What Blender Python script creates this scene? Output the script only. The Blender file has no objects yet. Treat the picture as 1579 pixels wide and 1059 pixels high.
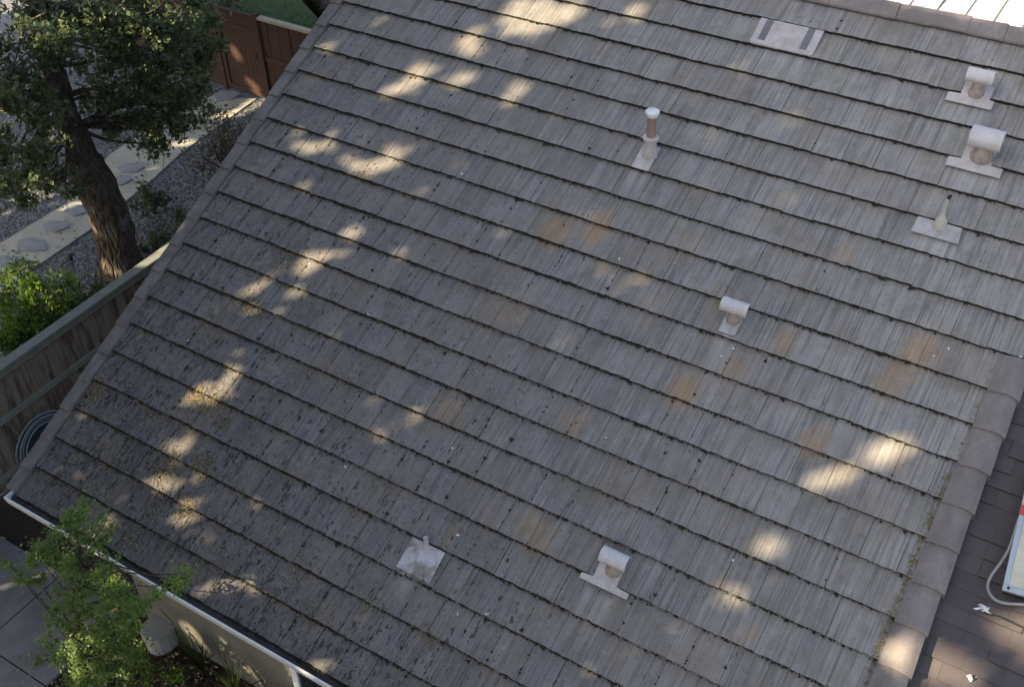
import bpy, math, random
import numpy as np
from mathutils import Vector, Matrix, Euler

S = bpy.context.scene
COL = S.collection
rng = np.random.default_rng(7)
random.seed(7)

# ------------------------------------------------------------------ camera
PITCH = math.radians(26.57)
CA, SA = math.cos(PITCH), math.sin(PITCH)
GZ = 3.0                                     # height of the first tile course above the ground
W, H, F = 1579.0, 1059.0, 1710.5
CAM = np.array([8.46044651, -3.99124142, 8.24252162 + GZ])
RW = np.array([[0.85023824, 0.32690837, -0.41258436],
               [0.5258629, -0.56281959, 0.63773217],
               [-0.02373058, -0.75918708, -0.65043972]])
cam = bpy.data.objects.new('camera', bpy.data.cameras.new('camera'))
COL.objects.link(cam)
m = Matrix.Identity(4)
for i in range(3):
    m[i][0], m[i][1], m[i][2], m[i][3] = RW[i, 0], -RW[i, 1], -RW[i, 2], CAM[i]
cam.matrix_world = m
cam.data.sensor_width = 36.0
cam.data.lens = F / W * 36.0
cam.data.clip_end = 2000
S.camera = cam

# ------------------------------------------------------------------ light
SUN_EL = math.radians(30)
HX, HY = 0.622, 0.783                        # ground direction the light travels in
SUND = np.array([math.cos(SUN_EL) * HX, math.cos(SUN_EL) * HY, -math.sin(SUN_EL)])
SUND /= np.linalg.norm(SUND)
world = bpy.data.worlds.new('World')
S.world = world
world.use_nodes = True
wn = world.node_tree
wn.nodes.clear()
sky = wn.nodes.new('ShaderNodeTexSky')
sky.sky_type = 'NISHITA'
sky.sun_disc = False
sky.sun_elevation = SUN_EL
sky.sun_rotation = math.atan2(-HX, -HY)
sky.air_density = 1.0
sky.dust_density = 3.0
bg = wn.nodes.new('ShaderNodeBackground')
bg.inputs['Strength'].default_value = 0.105
wo = wn.nodes.new('ShaderNodeOutputWorld')
hz = wn.nodes.new('ShaderNodeHueSaturation')      # takes some blue out of the sky as colour balance
hz.inputs['Saturation'].default_value = 0.74
wn.links.new(sky.outputs[0], hz.inputs['Color'])
wn.links.new(hz.outputs[0], bg.inputs[0])
wn.links.new(bg.outputs[0], wo.inputs[0])
sl = bpy.data.lights.new('sun', 'SUN')
sl.energy = 5.0
sl.angle = math.radians(0.53)
sl.color = (1.0, 0.81, 0.53)
sun = bpy.data.objects.new('sun', sl)
sun.rotation_euler = Vector(SUND).to_track_quat('-Z', 'Y').to_euler()
COL.objects.link(sun)
S.view_settings.view_transform = 'Standard'
S.view_settings.look = 'None'
S.view_settings.exposure = 1.72
S.view_settings.gamma = 1

# ------------------------------------------------------------------ geometry of the photograph, for placing things
def ray(x, y):
    d = RW @ np.array([(x - W / 2) / F, (y - H / 2) / F, 1.0])
    return d / np.linalg.norm(d)
def atz(x, y, z=0.0):
    d = ray(x, y); return CAM + d * (z - CAM[2]) / d[2]
RN = np.array([0, -SA, CA])
RO = np.array([0, 0, GZ])
def onroof(x, y, off=0.0):
    d = ray(x, y); return CAM + d * ((off - RN @ (CAM - RO)) / (RN @ d))
def roofuv(x, y, off=0.0):
    q = onroof(x, y, off) - RO
    return q[0], q[1] * CA + q[2] * SA
def rw(u, v, n=0.0):
    return np.array([u, v * CA - n * SA, v * SA + n * CA + GZ])

# ------------------------------------------------------------------ helpers
def link(o, parent=None):
    COL.objects.link(o)
    if parent is not None: o.parent = parent
    return o
def tag(o, label=None, cat=None, group=None, kind=None):
    if label: o['label'] = label
    if cat: o['category'] = cat
    if group: o['group'] = group
    if kind: o['kind'] = kind
    return o
def empty(name, loc=(0, 0, 0), rot=(0, 0, 0), parent=None):
    o = bpy.data.objects.new(name, None)
    o.empty_display_size = 0.2
    o.location = loc; o.rotation_euler = rot
    return link(o, parent)

class MB:
    def __init__(s): s.v = []; s.f = []; s.mi = []
    def quad(s, a, b, c, d, mi=0):
        n = len(s.v); s.v += [tuple(a), tuple(b), tuple(c), tuple(d)]; s.f.append((n, n+1, n+2, n+3)); s.mi.append(mi)
    def box(s, x0, x1, y0, y1, z0, z1, M=None, mi=0):
        p = [(x, y, z) for z in (z0, z1) for y in (y0, y1) for x in (x0, x1)]
        if M is not None: p = [tuple(M @ Vector(q)) for q in p]
        n = len(s.v); s.v += p
        for f in ((0, 2, 3, 1), (4, 5, 7, 6), (0, 1, 5, 4), (1, 3, 7, 5), (3, 2, 6, 7), (2, 0, 4, 6)):
            s.f.append(tuple(n + i for i in f)); s.mi.append(mi)
    def prism(s, pts, z0, z1, mi=0):          # outline in xy, extruded in z (counter-clockwise)
        n = len(s.v); k = len(pts)
        s.v += [(x, y, z0) for x, y in pts] + [(x, y, z1) for x, y in pts]
        s.f.append(tuple(n + i for i in reversed(range(k)))); s.mi.append(mi)
        s.f.append(tuple(n + k + i for i in range(k))); s.mi.append(mi)
        for i in range(k):
            j = (i + 1) % k
            s.f.append((n + i, n + j, n + k + j, n + k + i)); s.mi.append(mi)
    def rings(s, rings, cap0=True, cap1=True, mi=0, closed=True):
        n = len(s.v); k = len(rings[0])
        for r in rings: s.v += [tuple(p) for p in r]
        for a in range(len(rings) - 1):
            for i in range(k if closed else k - 1):
                j = (i + 1) % k
                s.f.append((n + a*k + i, n + a*k + j, n + (a+1)*k + j, n + (a+1)*k + i)); s.mi.append(mi)
        if cap0: s.f.append(tuple(n + i for i in reversed(range(k)))); s.mi.append(mi)
        if cap1: s.f.append(tuple(n + (len(rings)-1)*k + i for i in range(k))); s.mi.append(mi)
    def tube(s, pts, rad, k=10, cap=True, mi=0):
        pts = [Vector(p) for p in pts]
        if not hasattr(rad, '__len__'): rad = [rad] * len(pts)
        rr = []; ref = None
        for i, p in enumerate(pts):
            t = (pts[min(i+1, len(pts)-1)] - pts[max(i-1, 0)])
            if t.length < 1e-9: t = Vector((0, 0, 1))
            t.normalize()
            if ref is None:
                ref = Vector((0, 0, 1)) if abs(t.z) < .9 else Vector((1, 0, 0))
            a = (ref - t * ref.dot(t)).normalized(); b = t.cross(a); ref = a
            rr.append([p + (a * math.cos(2*math.pi*j/k) + b * math.sin(2*math.pi*j/k)) * rad[i] for j in range(k)])
        s.rings(rr, cap, cap, mi)
    def lathe(s, prof, axis=(0, 0, 1), c=(0, 0, 0), k=24, cap=True, mi=0):
        ax = Vector(axis).normalized(); q = Vector((0, 0, 1)).rotation_difference(ax); c = Vector(c)
        rr = [[c + q @ Vector((r*math.cos(2*math.pi*j/k), r*math.sin(2*math.pi*j/k), h)) for j in range(k)] for r, h in prof]
        s.rings(rr, cap, cap, mi)
    def build(s, name, mats, parent=None, smooth=False, bevel=0.0):
        me = bpy.data.meshes.new(name)
        me.from_pydata(s.v, [], s.f)
        if not isinstance(mats, (list, tuple)): mats = [mats]
        for mm in mats: me.materials.append(mm)
        me.polygons.foreach_set('material_index', s.mi)
        if smooth: me.polygons.foreach_set('use_smooth', [True] * len(s.f))
        me.update()
        o = bpy.data.objects.new(name, me)
        link(o, parent)
        if smooth:
            try:
                me.set_sharp_from_angle(angle=math.radians(40))
            except Exception: pass
        if bevel > 0:
            b = o.modifiers.new('bevel', 'BEVEL'); b.width = bevel; b.segments = 2; b.limit_method = 'ANGLE'
        return o

def np_mesh(name, verts, k, mat, parent=None):
    """verts (N,k,3): N loose k-gons"""
    N = len(verts)
    me = bpy.data.meshes.new(name)
    me.vertices.add(N * k); me.vertices.foreach_set('co', np.asarray(verts, dtype=np.float32).ravel())
    me.loops.add(N * k); me.loops.foreach_set('vertex_index', np.arange(N * k, dtype=np.int32))
    me.polygons.add(N); me.polygons.foreach_set('loop_start', np.arange(0, N * k, k, dtype=np.int32))
    me.polygons.foreach_set('loop_total', np.full(N, k, dtype=np.int32))
    me.materials.append(mat); me.update(calc_edges=True)
    return link(bpy.data.objects.new(name, me), parent)

# ------------------------------------------------------------------ materials
class NT:
    def __init__(s, name):
        s.m = bpy.data.materials.new(name); s.m.use_nodes = True; s.t = s.m.node_tree; s.t.nodes.clear()
        s.out = s.n('ShaderNodeOutputMaterial')
    def n(s, typ, **kw):
        nd = s.t.nodes.new(typ)
        for k, v in kw.items(): setattr(nd, k, v)
        return nd
    def l(s, a, b): s.t.links.new(a, b)
    def setin(s, nd, key, val):
        if hasattr(val, 'links') or hasattr(val, 'is_linked'): s.l(val, nd.inputs[key])
        else: nd.inputs[key].default_value = val
    def math(s, op, a, b=0.0, c=None, clamp=False):
        nd = s.n('ShaderNodeMath', operation=op, use_clamp=clamp); s.setin(nd, 0, a); s.setin(nd, 1, b)
        if c is not None: s.setin(nd, 2, c)
        return nd.outputs[0]
    def ramp(s, x, lo, hi, a=0.0, b=1.0):
        nd = s.n('ShaderNodeMapRange'); s.setin(nd, 0, x); nd.inputs[1].default_value = lo; nd.inputs[2].default_value = hi
        nd.inputs[3].default_value = a; nd.inputs[4].default_value = b; return nd.outputs[0]
    def mix(s, f, a, b, blend='MIX'):
        nd = s.n('ShaderNodeMix', data_type='RGBA', blend_type=blend); s.setin(nd, 0, f)
        for i, v in ((6, a), (7, b)):
            if isinstance(v, (tuple, list)): nd.inputs[i].default_value = (*v, 1) if len(v) == 3 else v
            else: s.l(v, nd.inputs[i])
        return nd.outputs[2]
    def coord(s, scale=(1, 1, 1), kind='Object'):
        tc = s.n('ShaderNodeTexCoord'); mp = s.n('ShaderNodeMapping'); mp.inputs['Scale'].default_value = scale
        s.l(tc.outputs[kind], mp.inputs[0]); return mp.outputs[0]
    def noise(s, vec, scale, detail=4, rough=.6):
        nd = s.n('ShaderNodeTexNoise'); s.l(vec, nd.inputs['Vector']); nd.inputs['Scale'].default_value = scale
        nd.inputs['Detail'].default_value = detail; nd.inputs['Roughness'].default_value = rough; return nd.outputs[0]
    def voro(s, vec, scale, out='Distance', feature='F1'):
        nd = s.n('ShaderNodeTexVoronoi', feature=feature); s.l(vec, nd.inputs['Vector']); nd.inputs['Scale'].default_value = scale
        return nd.outputs[out]
    def island(s): return s.n('ShaderNodeNewGeometry').outputs['Random Per Island']
    def attr(s, name): return s.n('ShaderNodeAttribute', attribute_name=name).outputs['Fac']
    def bump(s, h, strength=.4, dist=.01, normal=None):
        nd = s.n('ShaderNodeBump'); s.l(h, nd.inputs['Height']); nd.inputs['Strength'].default_value = strength
        nd.inputs['Distance'].default_value = dist
        if normal is not None: s.l(normal, nd.inputs['Normal'])
        return nd.outputs[0]
    def bsdf(s, col, rough=.8, metal=0.0, normal=None, spec=.4):
        nd = s.n('ShaderNodeBsdfPrincipled')
        if isinstance(col, (tuple, list)): nd.inputs['Base Color'].default_value = (*col, 1)
        else: s.l(col, nd.inputs['Base Color'])
        s.setin(nd, 'Roughness', rough); nd.inputs['Metallic'].default_value = metal
        nd.inputs['Specular IOR Level'].default_value = spec
        if normal is not None: s.l(normal, nd.inputs['Normal'])
        s.l(nd.outputs[0], s.out.inputs[0]); return nd

def weathered(name, col, col2, rough=.7, metal=0., scale=8, bump=.2, bd=.004, spec=.4, stretch=(1, 1, 1), thr=(.35, .7)):
    t = NT(name); c = t.coord(stretch)
    f = t.ramp(t.noise(c, scale, 6, .65), thr[0], thr[1])
    fine = t.noise(c, scale * 9, 3, .6)
    cc = t.mix(f, col, col2)
    cc = t.mix(t.ramp(fine, .3, .75, 0, .35), cc, tuple(x * .45 for x in col))
    t.bsdf(cc, rough, metal, t.bump(fine, bump, bd), spec)
    return t.m

def tile_material():
    t = NT('weathered concrete tile')
    c1 = t.coord((1, 1, 1)); isl = t.island()
    cs = t.coord((55, 1.6, 1)); cm = t.coord((20, 0.9, 1)); cb = t.coord((9, 1.1, 1))
    # shift the grain from tile to tile
    def shift(vec, k):
        cx = t.n('ShaderNodeCombineXYZ'); t.setin(cx, 2, t.math('MULTIPLY', isl, k))
        a = t.n('ShaderNodeVectorMath', operation='ADD'); t.l(vec, a.inputs[0]); t.l(cx.outputs[0], a.inputs[1]); return a.outputs[0]
    fine = t.noise(shift(cs, 90), 1.0, 3, .55)
    mid = t.noise(shift(cm, 50), 1.0, 3, .5)
    broad = t.noise(shift(cb, 20), 1.0, 2, .5)
    big = t.noise(c1, .55, 4, .6)
    patch = t.noise(c1, 3.2, 5, .65)
    grey = t.mix(t.ramp(isl, 0, 1), (.205, .196, .180), (.300, .284, .258))
    grey = t.mix(t.ramp(mid, .42, .66, 0, .6), grey, (.33, .315, .318))
    grey = t.mix(t.ramp(broad, .52, .68, 0, .38), grey, (.150, .152, .168))
    grey = t.mix(t.ramp(fine, .50, .70, 0, .5), grey, (.42, .40, .385))
    grey = t.mix(t.ramp(fine, .47, .32, 0, .65), grey, (.095, .095, .105))
    # warm-grey and olive film in large soft areas
    grey = t.mix(t.ramp(patch, .48, .68, 0, .55), grey, (.190, .185, .140))
    grey = t.mix(t.ramp(big, .5, .72, 0, .35), grey, (.24, .205, .185))
    # algae film with painted shade, darker toward the eave and the left rake
    age_shade = t.attr('age_shade')
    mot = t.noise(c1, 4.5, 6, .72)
    grey = t.mix(t.math('MULTIPLY', age_shade, t.ramp(mot, .3, .7, .62, .88)), grey, (.060, .056, .060))
    # lichen
    st = t.attr('stain')
    sp = t.noise(c1, 22, 4, .7)
    sp2 = t.noise(t.coord((60, 24, 1)), 1.0, 4, .75)
    f = t.math('ADD', st, t.math('MULTIPLY_ADD', sp, 1.5, -.75))
    f = t.math('ADD', f, t.math('MULTIPLY_ADD', sp2, 1.2, -.6))
    f = t.math('MULTIPLY', t.ramp(f, .25, 1.15), .60)
    grey = t.mix(f, grey, t.mix(t.noise(c1, 9, 2, .5), (.42, .215, .10), (.36, .24, .09)))
    # black specks and dashes along the grain
    wob = t.n('ShaderNodeTexNoise'); t.l(c1, wob.inputs['Vector']); wob.inputs['Scale'].default_value = 14
    for sc_, amp, base_, dk in (((38, 9, 4), .34, -.09, .8), ((19, 7, 4), .40, -.13, .82), ((75, 30, 4), .34, -.04, .55)):
        ad = t.n('ShaderNodeVectorMath', operation='MULTIPLY_ADD'); t.l(wob.outputs[1], ad.inputs[0]); ad.inputs[1].default_value = (1.6, 1.2, 0)
        t.l(shift(t.coord(sc_), sc_[0]), ad.inputs[2])
        v = t.voro(ad.outputs[0], 1.0)
        gate = t.noise(t.coord((1, .8, 1)), 3.0 + sc_[0] * .14, 4, .75)
        thr = t.math('MULTIPLY_ADD', age_shade, .40, base_)
        lim = t.math('ADD', thr, t.ramp(gate, .42, .72, -.08, amp * .8))
        grey = t.mix(t.math('MULTIPLY', t.ramp(t.math('SUBTRACT', lim, v), 0, .06), dk), grey, (.024, .023, .021))
    # pale bird-lime dots
    brn = t.noise(t.coord((1, 1, 1)), 1.5, 6, .68)
    grey = t.mix(t.ramp(brn, .48, .66, 0, .42), grey, (.215, .165, .125))
    drk = t.noise(t.coord((1.3, .7, 1)), 2.6, 6, .7)
    grey = t.mix(t.ramp(drk, .50, .68, 0, .38), grey, (.085, .082, .085))
    wsh = t.attr('wash')
    grey = t.mix(t.math('MULTIPLY', t.math('MULTIPLY', wsh, t.ramp(mid, .35, .6)), .55, clamp=True), grey, (.46, .44, .43))
    crs = t.noise(t.coord((14, 14, 1)), 1.0, 5, .8)
    grey = t.mix(t.math('MULTIPLY', t.ramp(crs, .57, .70), .45), grey, (.36, .34, .29))
    grey = t.mix(t.math('MULTIPLY', t.ramp(crs, .43, .32), .5), grey, (.07, .063, .055))
    h = t.math('ADD', t.math('MULTIPLY', fine, .6), t.math('MULTIPLY', mid, .8))
    nb = t.bump(h, .45, .005)
    nb = t.bump(t.noise(c1, 160, 3, .7), .35, .002, nb)
    t.bsdf(grey, .8, 0, nb, .35)
    return t.m

MT = {}
MT['tile'] = tile_material()
MT['tile_edge'] = weathered('mossy shaded tile edge', (.016, .016, .015), (.028, .026, .020), .95, scale=12)  # moss plus painted shade, so the course lines read dark
MT['trim'] = weathered('trim tile', (.195, .175, .165), (.10, .09, .084), .85, scale=6, bump=.6, stretch=(1, .6, 1))
MT['barrel'] = weathered('barrel tile', (.25, .222, .212), (.15, .135, .128), .8, scale=5, bump=.5, stretch=(1, .6, 1))
MT['ridge'] = weathered('ridge tile', (.27, .235, .23), (.17, .155, .14), .85, scale=2.5, bump=.5)
MT['deck'] = weathered('roof underlay', (.03, .028, .026), (.05, .045, .04), .95)
MT['shingle'] = None
MT['stucco'] = weathered('beige stucco', (.15, .145, .12), (.10, .098, .082), .9, scale=3, bump=.6, bd=.004)
MT['white'] = weathered('white painted metal', (.74, .75, .76), (.62, .63, .64), .35, scale=14, bump=.03, thr=(.5, .8))
MT['gutter_in'] = weathered('dirty gutter inside', (.06, .055, .05), (.03, .03, .026), .9)
MT['vent'] = weathered('painted vent metal', (.56, .51, .50), (.40, .355, .335), .55, scale=7, bump=.2, thr=(.38, .66))
MT['hood'] = weathered('galvanised hood', (.60, .585, .59), (.45, .425, .42), .45, scale=6, bump=.1, thr=(.42, .72))
MT['crumple'] = weathered('dirty crumpled sheet', (.50, .48, .50), (.20, .185, .15), .6, scale=5, bump=.6, bd=.01, thr=(.46, .62))
MT['vent_rust'] = weathered('stained vent throat', (.40, .335, .295), (.20, .15, .12), .7, scale=13, bump=.2)
MT['lead'] = weathered('grey lead flashing', (.48, .465, .475), (.30, .285, .275), .6, scale=8, bump=.4, thr=(.40, .68))
MT['louver'] = weathered('louver recess', (.24, .235, .245), (.20, .195, .205), .8, scale=20)
MT['dark'] = weathered('dark opening', (.02, .02, .02), (.03, .03, .03), .8)
MT['pipebrown'] = weathered('old brown pipe paint', (.34, .23, .20), (.26, .17, .14), .7, scale=12, bump=.2)
t = NT('grey fence wood'); c = t.coord((7, 7, .9)); isl = t.island()
cc = t.mix(t.ramp(isl, 0, 1), (.29, .25, .20), (.175, .145, .118))
cc = t.mix(t.ramp(t.noise(c, 1.1, 4, .7), .46, .60, 0, .85), cc, (.060, .034, .024))
cc = t.mix(t.ramp(t.noise(t.coord((3, 3, 1)), 1.3, 3), .5, .7, 0, .6), cc, (.17, .158, .115))
fn = t.noise(t.coord((40, 40, 2)), 1.5, 3, .6); cc = t.mix(t.ramp(fn, .55, .75, 0, .5), cc, (.26, .23, .185))
t.bsdf(cc, .9, 0, t.bump(fn, .6, .006), .2); MT['wood'] = t.m
MT['cap'] = weathered('fence cap wood', (.235, .245, .215), (.17, .18, .165), .85, scale=3, bump=.4, stretch=(2, 2, 2))
MT['capsun'] = weathered('sunlit fence cap wood', (.40, .37, .29), (.33, .31, .24), .85, scale=3, bump=.4)  # lit copy of the fence cap wood, sunlight put into its colour
MT['redwood'] = weathered('red brown stained wood', (.058, .026, .019), (.038, .018, .014), .8, scale=2.5, bump=.4, stretch=(5, 5, .5))
t = NT('oak bark'); c = t.coord((3, 3, .8)); a_ = t.noise(c, 5, 6, .7); b_ = t.voro(t.coord((9, 9, 2.2)), 1.2, 'Distance', 'DISTANCE_TO_EDGE')
cc = t.mix(t.ramp(a_, .35, .65), (.045, .036, .032), (.125, .10, .082)); cc = t.mix(t.ramp(t.noise(t.coord(), 2.3, 3), .52, .66, 0, .7), cc, (.19, .18, .165))
hh = t.math('ADD', t.ramp(b_, 0, .25), a_)
t.bsdf(cc, .95, 0, t.bump(hh, 1.0, .05), .15); MT['bark'] = t.m
MT['path'] = weathered('decomposed granite', (.43, .41, .345), (.33, .315, .265), .95, scale=2.5, bump=.5)
MT['flag'] = weathered('bluestone', (.29, .30, .315), (.20, .205, .21), .85, scale=6, bump=.5)
MT['concrete'] = weathered('patio concrete', (.16, .16, .17), (.095, .092, .095), .9, scale=2.2, bump=.5, thr=(.4, .68))
MT['mulch'] = weathered('bark mulch', (.045, .028, .022), (.07, .045, .035), .95, scale=18, bump=1.0, bd=.03)
MT['soil'] = weathered('bare soil', (.09, .075, .06), (.13, .11, .09), .95, scale=5, bump=.6, bd=.02)
MT['lawn'] = weathered('lawn turf', (.022, .050, .012), (.032, .066, .016), .9, scale=9, bump=.8, bd=.03)
MT['asphalt'] = weathered('grey paving', (.15, .15, .17), (.19, .19, .20), .9, scale=6, bump=.3)
MT['cream'] = weathered('cream plastic', (.50, .48, .40), (.44, .42, .36), .5, scale=10)
MT['hose'] = weathered('grey blue hose', (.20, .26, .31), (.16, .2, .25), .5, scale=20, bump=.05)
MT['hose_dark'] = weathered('dark blue hose reel', (.03, .045, .07), (.025, .035, .05), .6)
MT['alu'] = weathered('aluminium frame', (.50, .56, .60), (.42, .47, .5), .35, .5, scale=12, bump=.05)
MT['patio'] = weathered('white patio pans', (.86, .86, .84), (.82, .82, .80), .5, scale=4, bump=.05)
MT['litter'] = weathered('dry leaf litter', (.30, .24, .14), (.13, .10, .06), .9, scale=30)
MT['moss'] = weathered('roof moss', (.035, .034, .020), (.022, .021, .016), 1, scale=30)
MT['red'] = weathered('red label', (.65, .06, .05), (.55, .05, .05), .5)
MT['plastic'] = weathered('grey plastic', (.33, .33, .33), (.27, .27, .27), .6)
MT['cable'] = weathered('black cable', (.02, .02, .02), (.03, .03, .03), .5)

t = NT('asphalt shingle'); c = t.coord(); n1 = t.noise(c, 260, 2, .8); isl = t.island()
cc = t.mix(t.ramp(isl, 0, 1), (.064, .056, .060), (.092, .082, .086))
cc = t.mix(t.ramp(n1, .35, .75, 0, .8), cc, (.14, .12, .12)); cc = t.mix(t.ramp(t.noise(c, 3, 4), .45, .7, 0, .5), cc, (.085, .075, .082))
t.bsdf(cc, .95, 0, t.bump(n1, .8, .003), .2); MT['shingle'] = t.m

t = NT('dark window glass'); t.bsdf((.015, .02, .03), .08, 0, None, .6); MT['glass'] = t.m
t = NT('skylight acrylic'); c = t.coord(); f = t.noise(c, 5, 4)
t.bsdf(t.mix(t.ramp(f, .35, .65), (.46, .43, .33), (.60, .57, .46)), .25, 0, None, .5); MT['acrylic'] = t.m

t = NT('gravel pebbles'); c = t.coord(); nd = t.n('ShaderNodeTexVoronoi'); t.l(c, nd.inputs['Vector']); nd.inputs['Scale'].default_value = 24
sep = t.n('ShaderNodeSeparateColor'); t.l(nd.outputs['Color'], sep.inputs[0])
cc = t.mix(sep.outputs[0], (.10, .11, .125), (.25, .255, .27)); cc = t.mix(t.ramp(nd.outputs['Distance'], .35, .7), cc, (.05, .05, .055))
t.bsdf(cc, .85, 0, t.bump(nd.outputs['Distance'], -1.0, .03), .3); MT['gravel'] = t.m

def leafmat(name, a, b, c, trans=.35, rough=.45):
    t = NT(name); isl = t.island(); big = t.noise(t.coord(), 1.6, 3)
    col = t.mix(t.ramp(isl, 0, 1), a, b); col = t.mix(t.ramp(big, .4, .7, 0, .8), col, c)
    p = t.n('ShaderNodeBsdfPrincipled'); t.l(col, p.inputs['Base Color']); p.inputs['Roughness'].default_value = rough
    p.inputs['Specular IOR Level'].default_value = .3
    tr = t.n('ShaderNodeBsdfTranslucent')
    hs = t.n('ShaderNodeHueSaturation'); t.l(col, hs.inputs['Color']); hs.inputs['Hue'].default_value = .475; hs.inputs['Saturation'].default_value = 1.15; hs.inputs['Value'].default_value = 2.0
    t.l(hs.outputs[0], tr.inputs[0])
    ms = t.n('ShaderNodeMixShader'); ms.inputs[0].default_value = trans
    t.l(p.outputs[0], ms.inputs[1]); t.l(tr.outputs[0], ms.inputs[2]); t.l(ms.outputs[0], t.out.inputs[0]); return t.m
MT['oak'] = leafmat('oak leaves', (.045, .068, .030), (.135, .170, .080), (.08, .11, .070))
MT['oakfar'] = leafmat('big tree leaves', (.030, .05, .02), (.055, .08, .03), (.04, .06, .03), .15)
MT['young'] = leafmat('fresh green leaves', (.085, .155, .040), (.19, .27, .07), (.075, .13, .06))
MT['grass'] = leafmat('grass', (.02, .05, .012), (.035, .075, .018), (.025, .06, .015))
MT['fern'] = leafmat('bright shrub leaves', (.06, .13, .02), (.13, .21, .03), (.05, .10, .02))
MT['darkleaf'] = leafmat('dark shrub leaves', (.03, .05, .02), (.065, .085, .04), (.045, .065, .03))
MT['hedge'] = leafmat('undergrowth leaves', (.025, .055, .015), (.045, .09, .022), (.03, .07, .02))
MT['drybush'] = leafmat('olive shrub leaves', (.05, .06, .035), (.09, .09, .055), (.06, .05, .035))
MT['strap'] = leafmat('strap leaves', (.025, .04, .015), (.05, .07, .025), (.03, .045, .02), .2)

# ------------------------------------------------------------------ gaps cut in the off-camera crowns to place the sun patches
LIT = []    # (point, radius, how clear)
def lit(x, y, r, p=1.0, off=0.0): LIT.append((onroof(x, y, off), r, p))
for x, y, r, p in [(835,12,.15,1),(868,22,.14,1),(805,6,.13,1),(780,22,.12,.8),(795,45,.10,.9),(825,44,.09,.8),(735,58,.18,.45),(700,80,.15,.3),(960,28,.14,.6),(990,5,.12,.4),
                   (655,106,.10,1),(632,122,.10,.9),(605,138,.09,.9),(700,124,.08,.9),(715,116,.07,.8),(685,135,.07,.8),(795,138,.08,.8),(783,152,.07,.7),(692,158,.07,.5),
                   (600,243,.10,1),(572,258,.11,1),(548,272,.08,.8),(455,205,.09,.6),(495,222,.08,.45),
                   (535,362,.09,.9),(520,385,.09,1),(495,388,.10,.8),(460,372,.08,.7),(405,402,.13,.7),(435,385,.11,.7),(375,420,.1,.6),(455,435,.1,.4),
                   (200,518,.14,1),(185,530,.08,.7),(335,597,.11,.7),(305,612,.10,.5),(285,790,.10,.6),(275,730,.14,.5),(240,730,.1,.4),(150,818,.09,.9),
                   (1540,448,.08,.7),(1525,468,.05,.3),(1293,742,.065,.8),(1255,740,.065,.75),(1392,705,.08,.7),(1350,680,.06,.6),
                   (1216,845,.06,.8),(1168,833,.05,.6),(1182,856,.03,.5),(1135,926,.055,.7),(1112,908,.03,.5),
                   (1395,1008,.10,.8),(1450,1033,.15,1),(1565,975,.13,1),(1545,998,.10,.9),(495,1030,.08,1),(1570,385,.09,.3),(375,450,.07,.5),(350,395,.07,.4),(480,400,.08,.6),(430,370,.06,.5),(540,330,.06,.4),(690,235,.06,.3),(455,230,.06,.4),(120,640,.05,.5),(425,352,.04,.5),(505,345,.04,.5),(410,432,.05,.5),(385,395,.04,.5),(445,460,.04,.4),(255,700,.04,.5),(300,735,.04,.5),(350,610,.05,.5),(320,585,.04,.5),(250,755,.04,.4),(160,805,.05,.6),(545,250,.04,.6),(625,228,.04,.6),(670,92,.05,.6),(270,690,.07,.5),(355,580,.07,.5)]:
    lit(x, y, r * .78, p)
def litp(P, r, p=1.0): LIT.append((np.array(P, float), r, p))
def project(P):
    q = RW.T @ (np.array(P, float) - CAM); return q[0]/q[2]*F + W/2, q[1]/q[2]*F + H/2
# patio cover behind the ridge stands in full sun
for xx in np.arange(5.0, 8.6, .28):
    for yy in np.arange(8.75, 10.6, .3): litp((xx, yy, 5.8), .38)
LITP = np.array([a for a, b, c in LIT]); LITR = np.array([b for a, b, c in LIT]); LITC = np.array([c for a, b, c in LIT])
def sunfilter(P, margin=.07, near=.02):
    """True for leaves that stay: those not standing in one of the gaps"""
    keep = np.ones(len(P), bool)
    for a, r, c in zip(LITP, LITR, LITC):
        d = P - a; al = d @ SUND
        dist = np.linalg.norm(d - al[:, None] * SUND, axis=1)
        hit = (al < -near) & (dist < r + margin)
        if c < 1: hit &= rng.random(len(P)) < (.50 + .50 * c)
        keep &= ~hit
    return keep

# ------------------------------------------------------------------ leaves
def leaf_quads(P, size, aspect=.55, bias=None, biasw=0.0, jitter=.35):
    N = len(P)
    d = rng.normal(size=(N, 3)); d /= np.linalg.norm(d, axis=1)[:, None]
    n = rng.normal(size=(N, 3))
    if bias is not None: n = n * (1 - biasw) + np.array(bias) * biasw * 2.2
    n /= np.linalg.norm(n, axis=1)[:, None]
    d = d - n * np.sum(d * n, axis=1)[:, None]; d /= np.linalg.norm(d, axis=1)[:, None]
    b = np.cross(n, d)
    L = size * (1 + jitter * rng.uniform(-1, 1, N))[:, None]; Wd = L * aspect
    v = np.stack([P - d * L * .5, P + b * Wd * .5 + n * L * .08, P + d * L * .5, P - b * Wd * .5 + n * L * .08], axis=1)
    return v
def clump_points(cs, n, twigs=40, spread=.09, flat=.8):
    """cs: list of (centre, radius). Leaves in small sprays through each clump's volume, denser at its outside."""
    out = []
    for c, r in cs:
        k = max(6, int(twigs * (r / .5) ** 2)); m_ = int(n * (r / .5) ** 2)
        dirs = rng.normal(size=(k, 3)); dirs /= np.linalg.norm(dirs, axis=1)[:, None]
        rad = r * rng.uniform(.25, 1.12, k) ** .6
        tw = np.array(c) + dirs * rad[:, None] * np.array([1, 1, flat])
        w = rng.gamma(1.2, 1, k); w /= w.sum()
        idx = rng.choice(k, m_, p=w)
        out.append(tw[idx] + rng.normal(size=(m_, 3)) * spread * rng.uniform(.5, 1.5, m_)[:, None])
    return np.concatenate(out)

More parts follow.
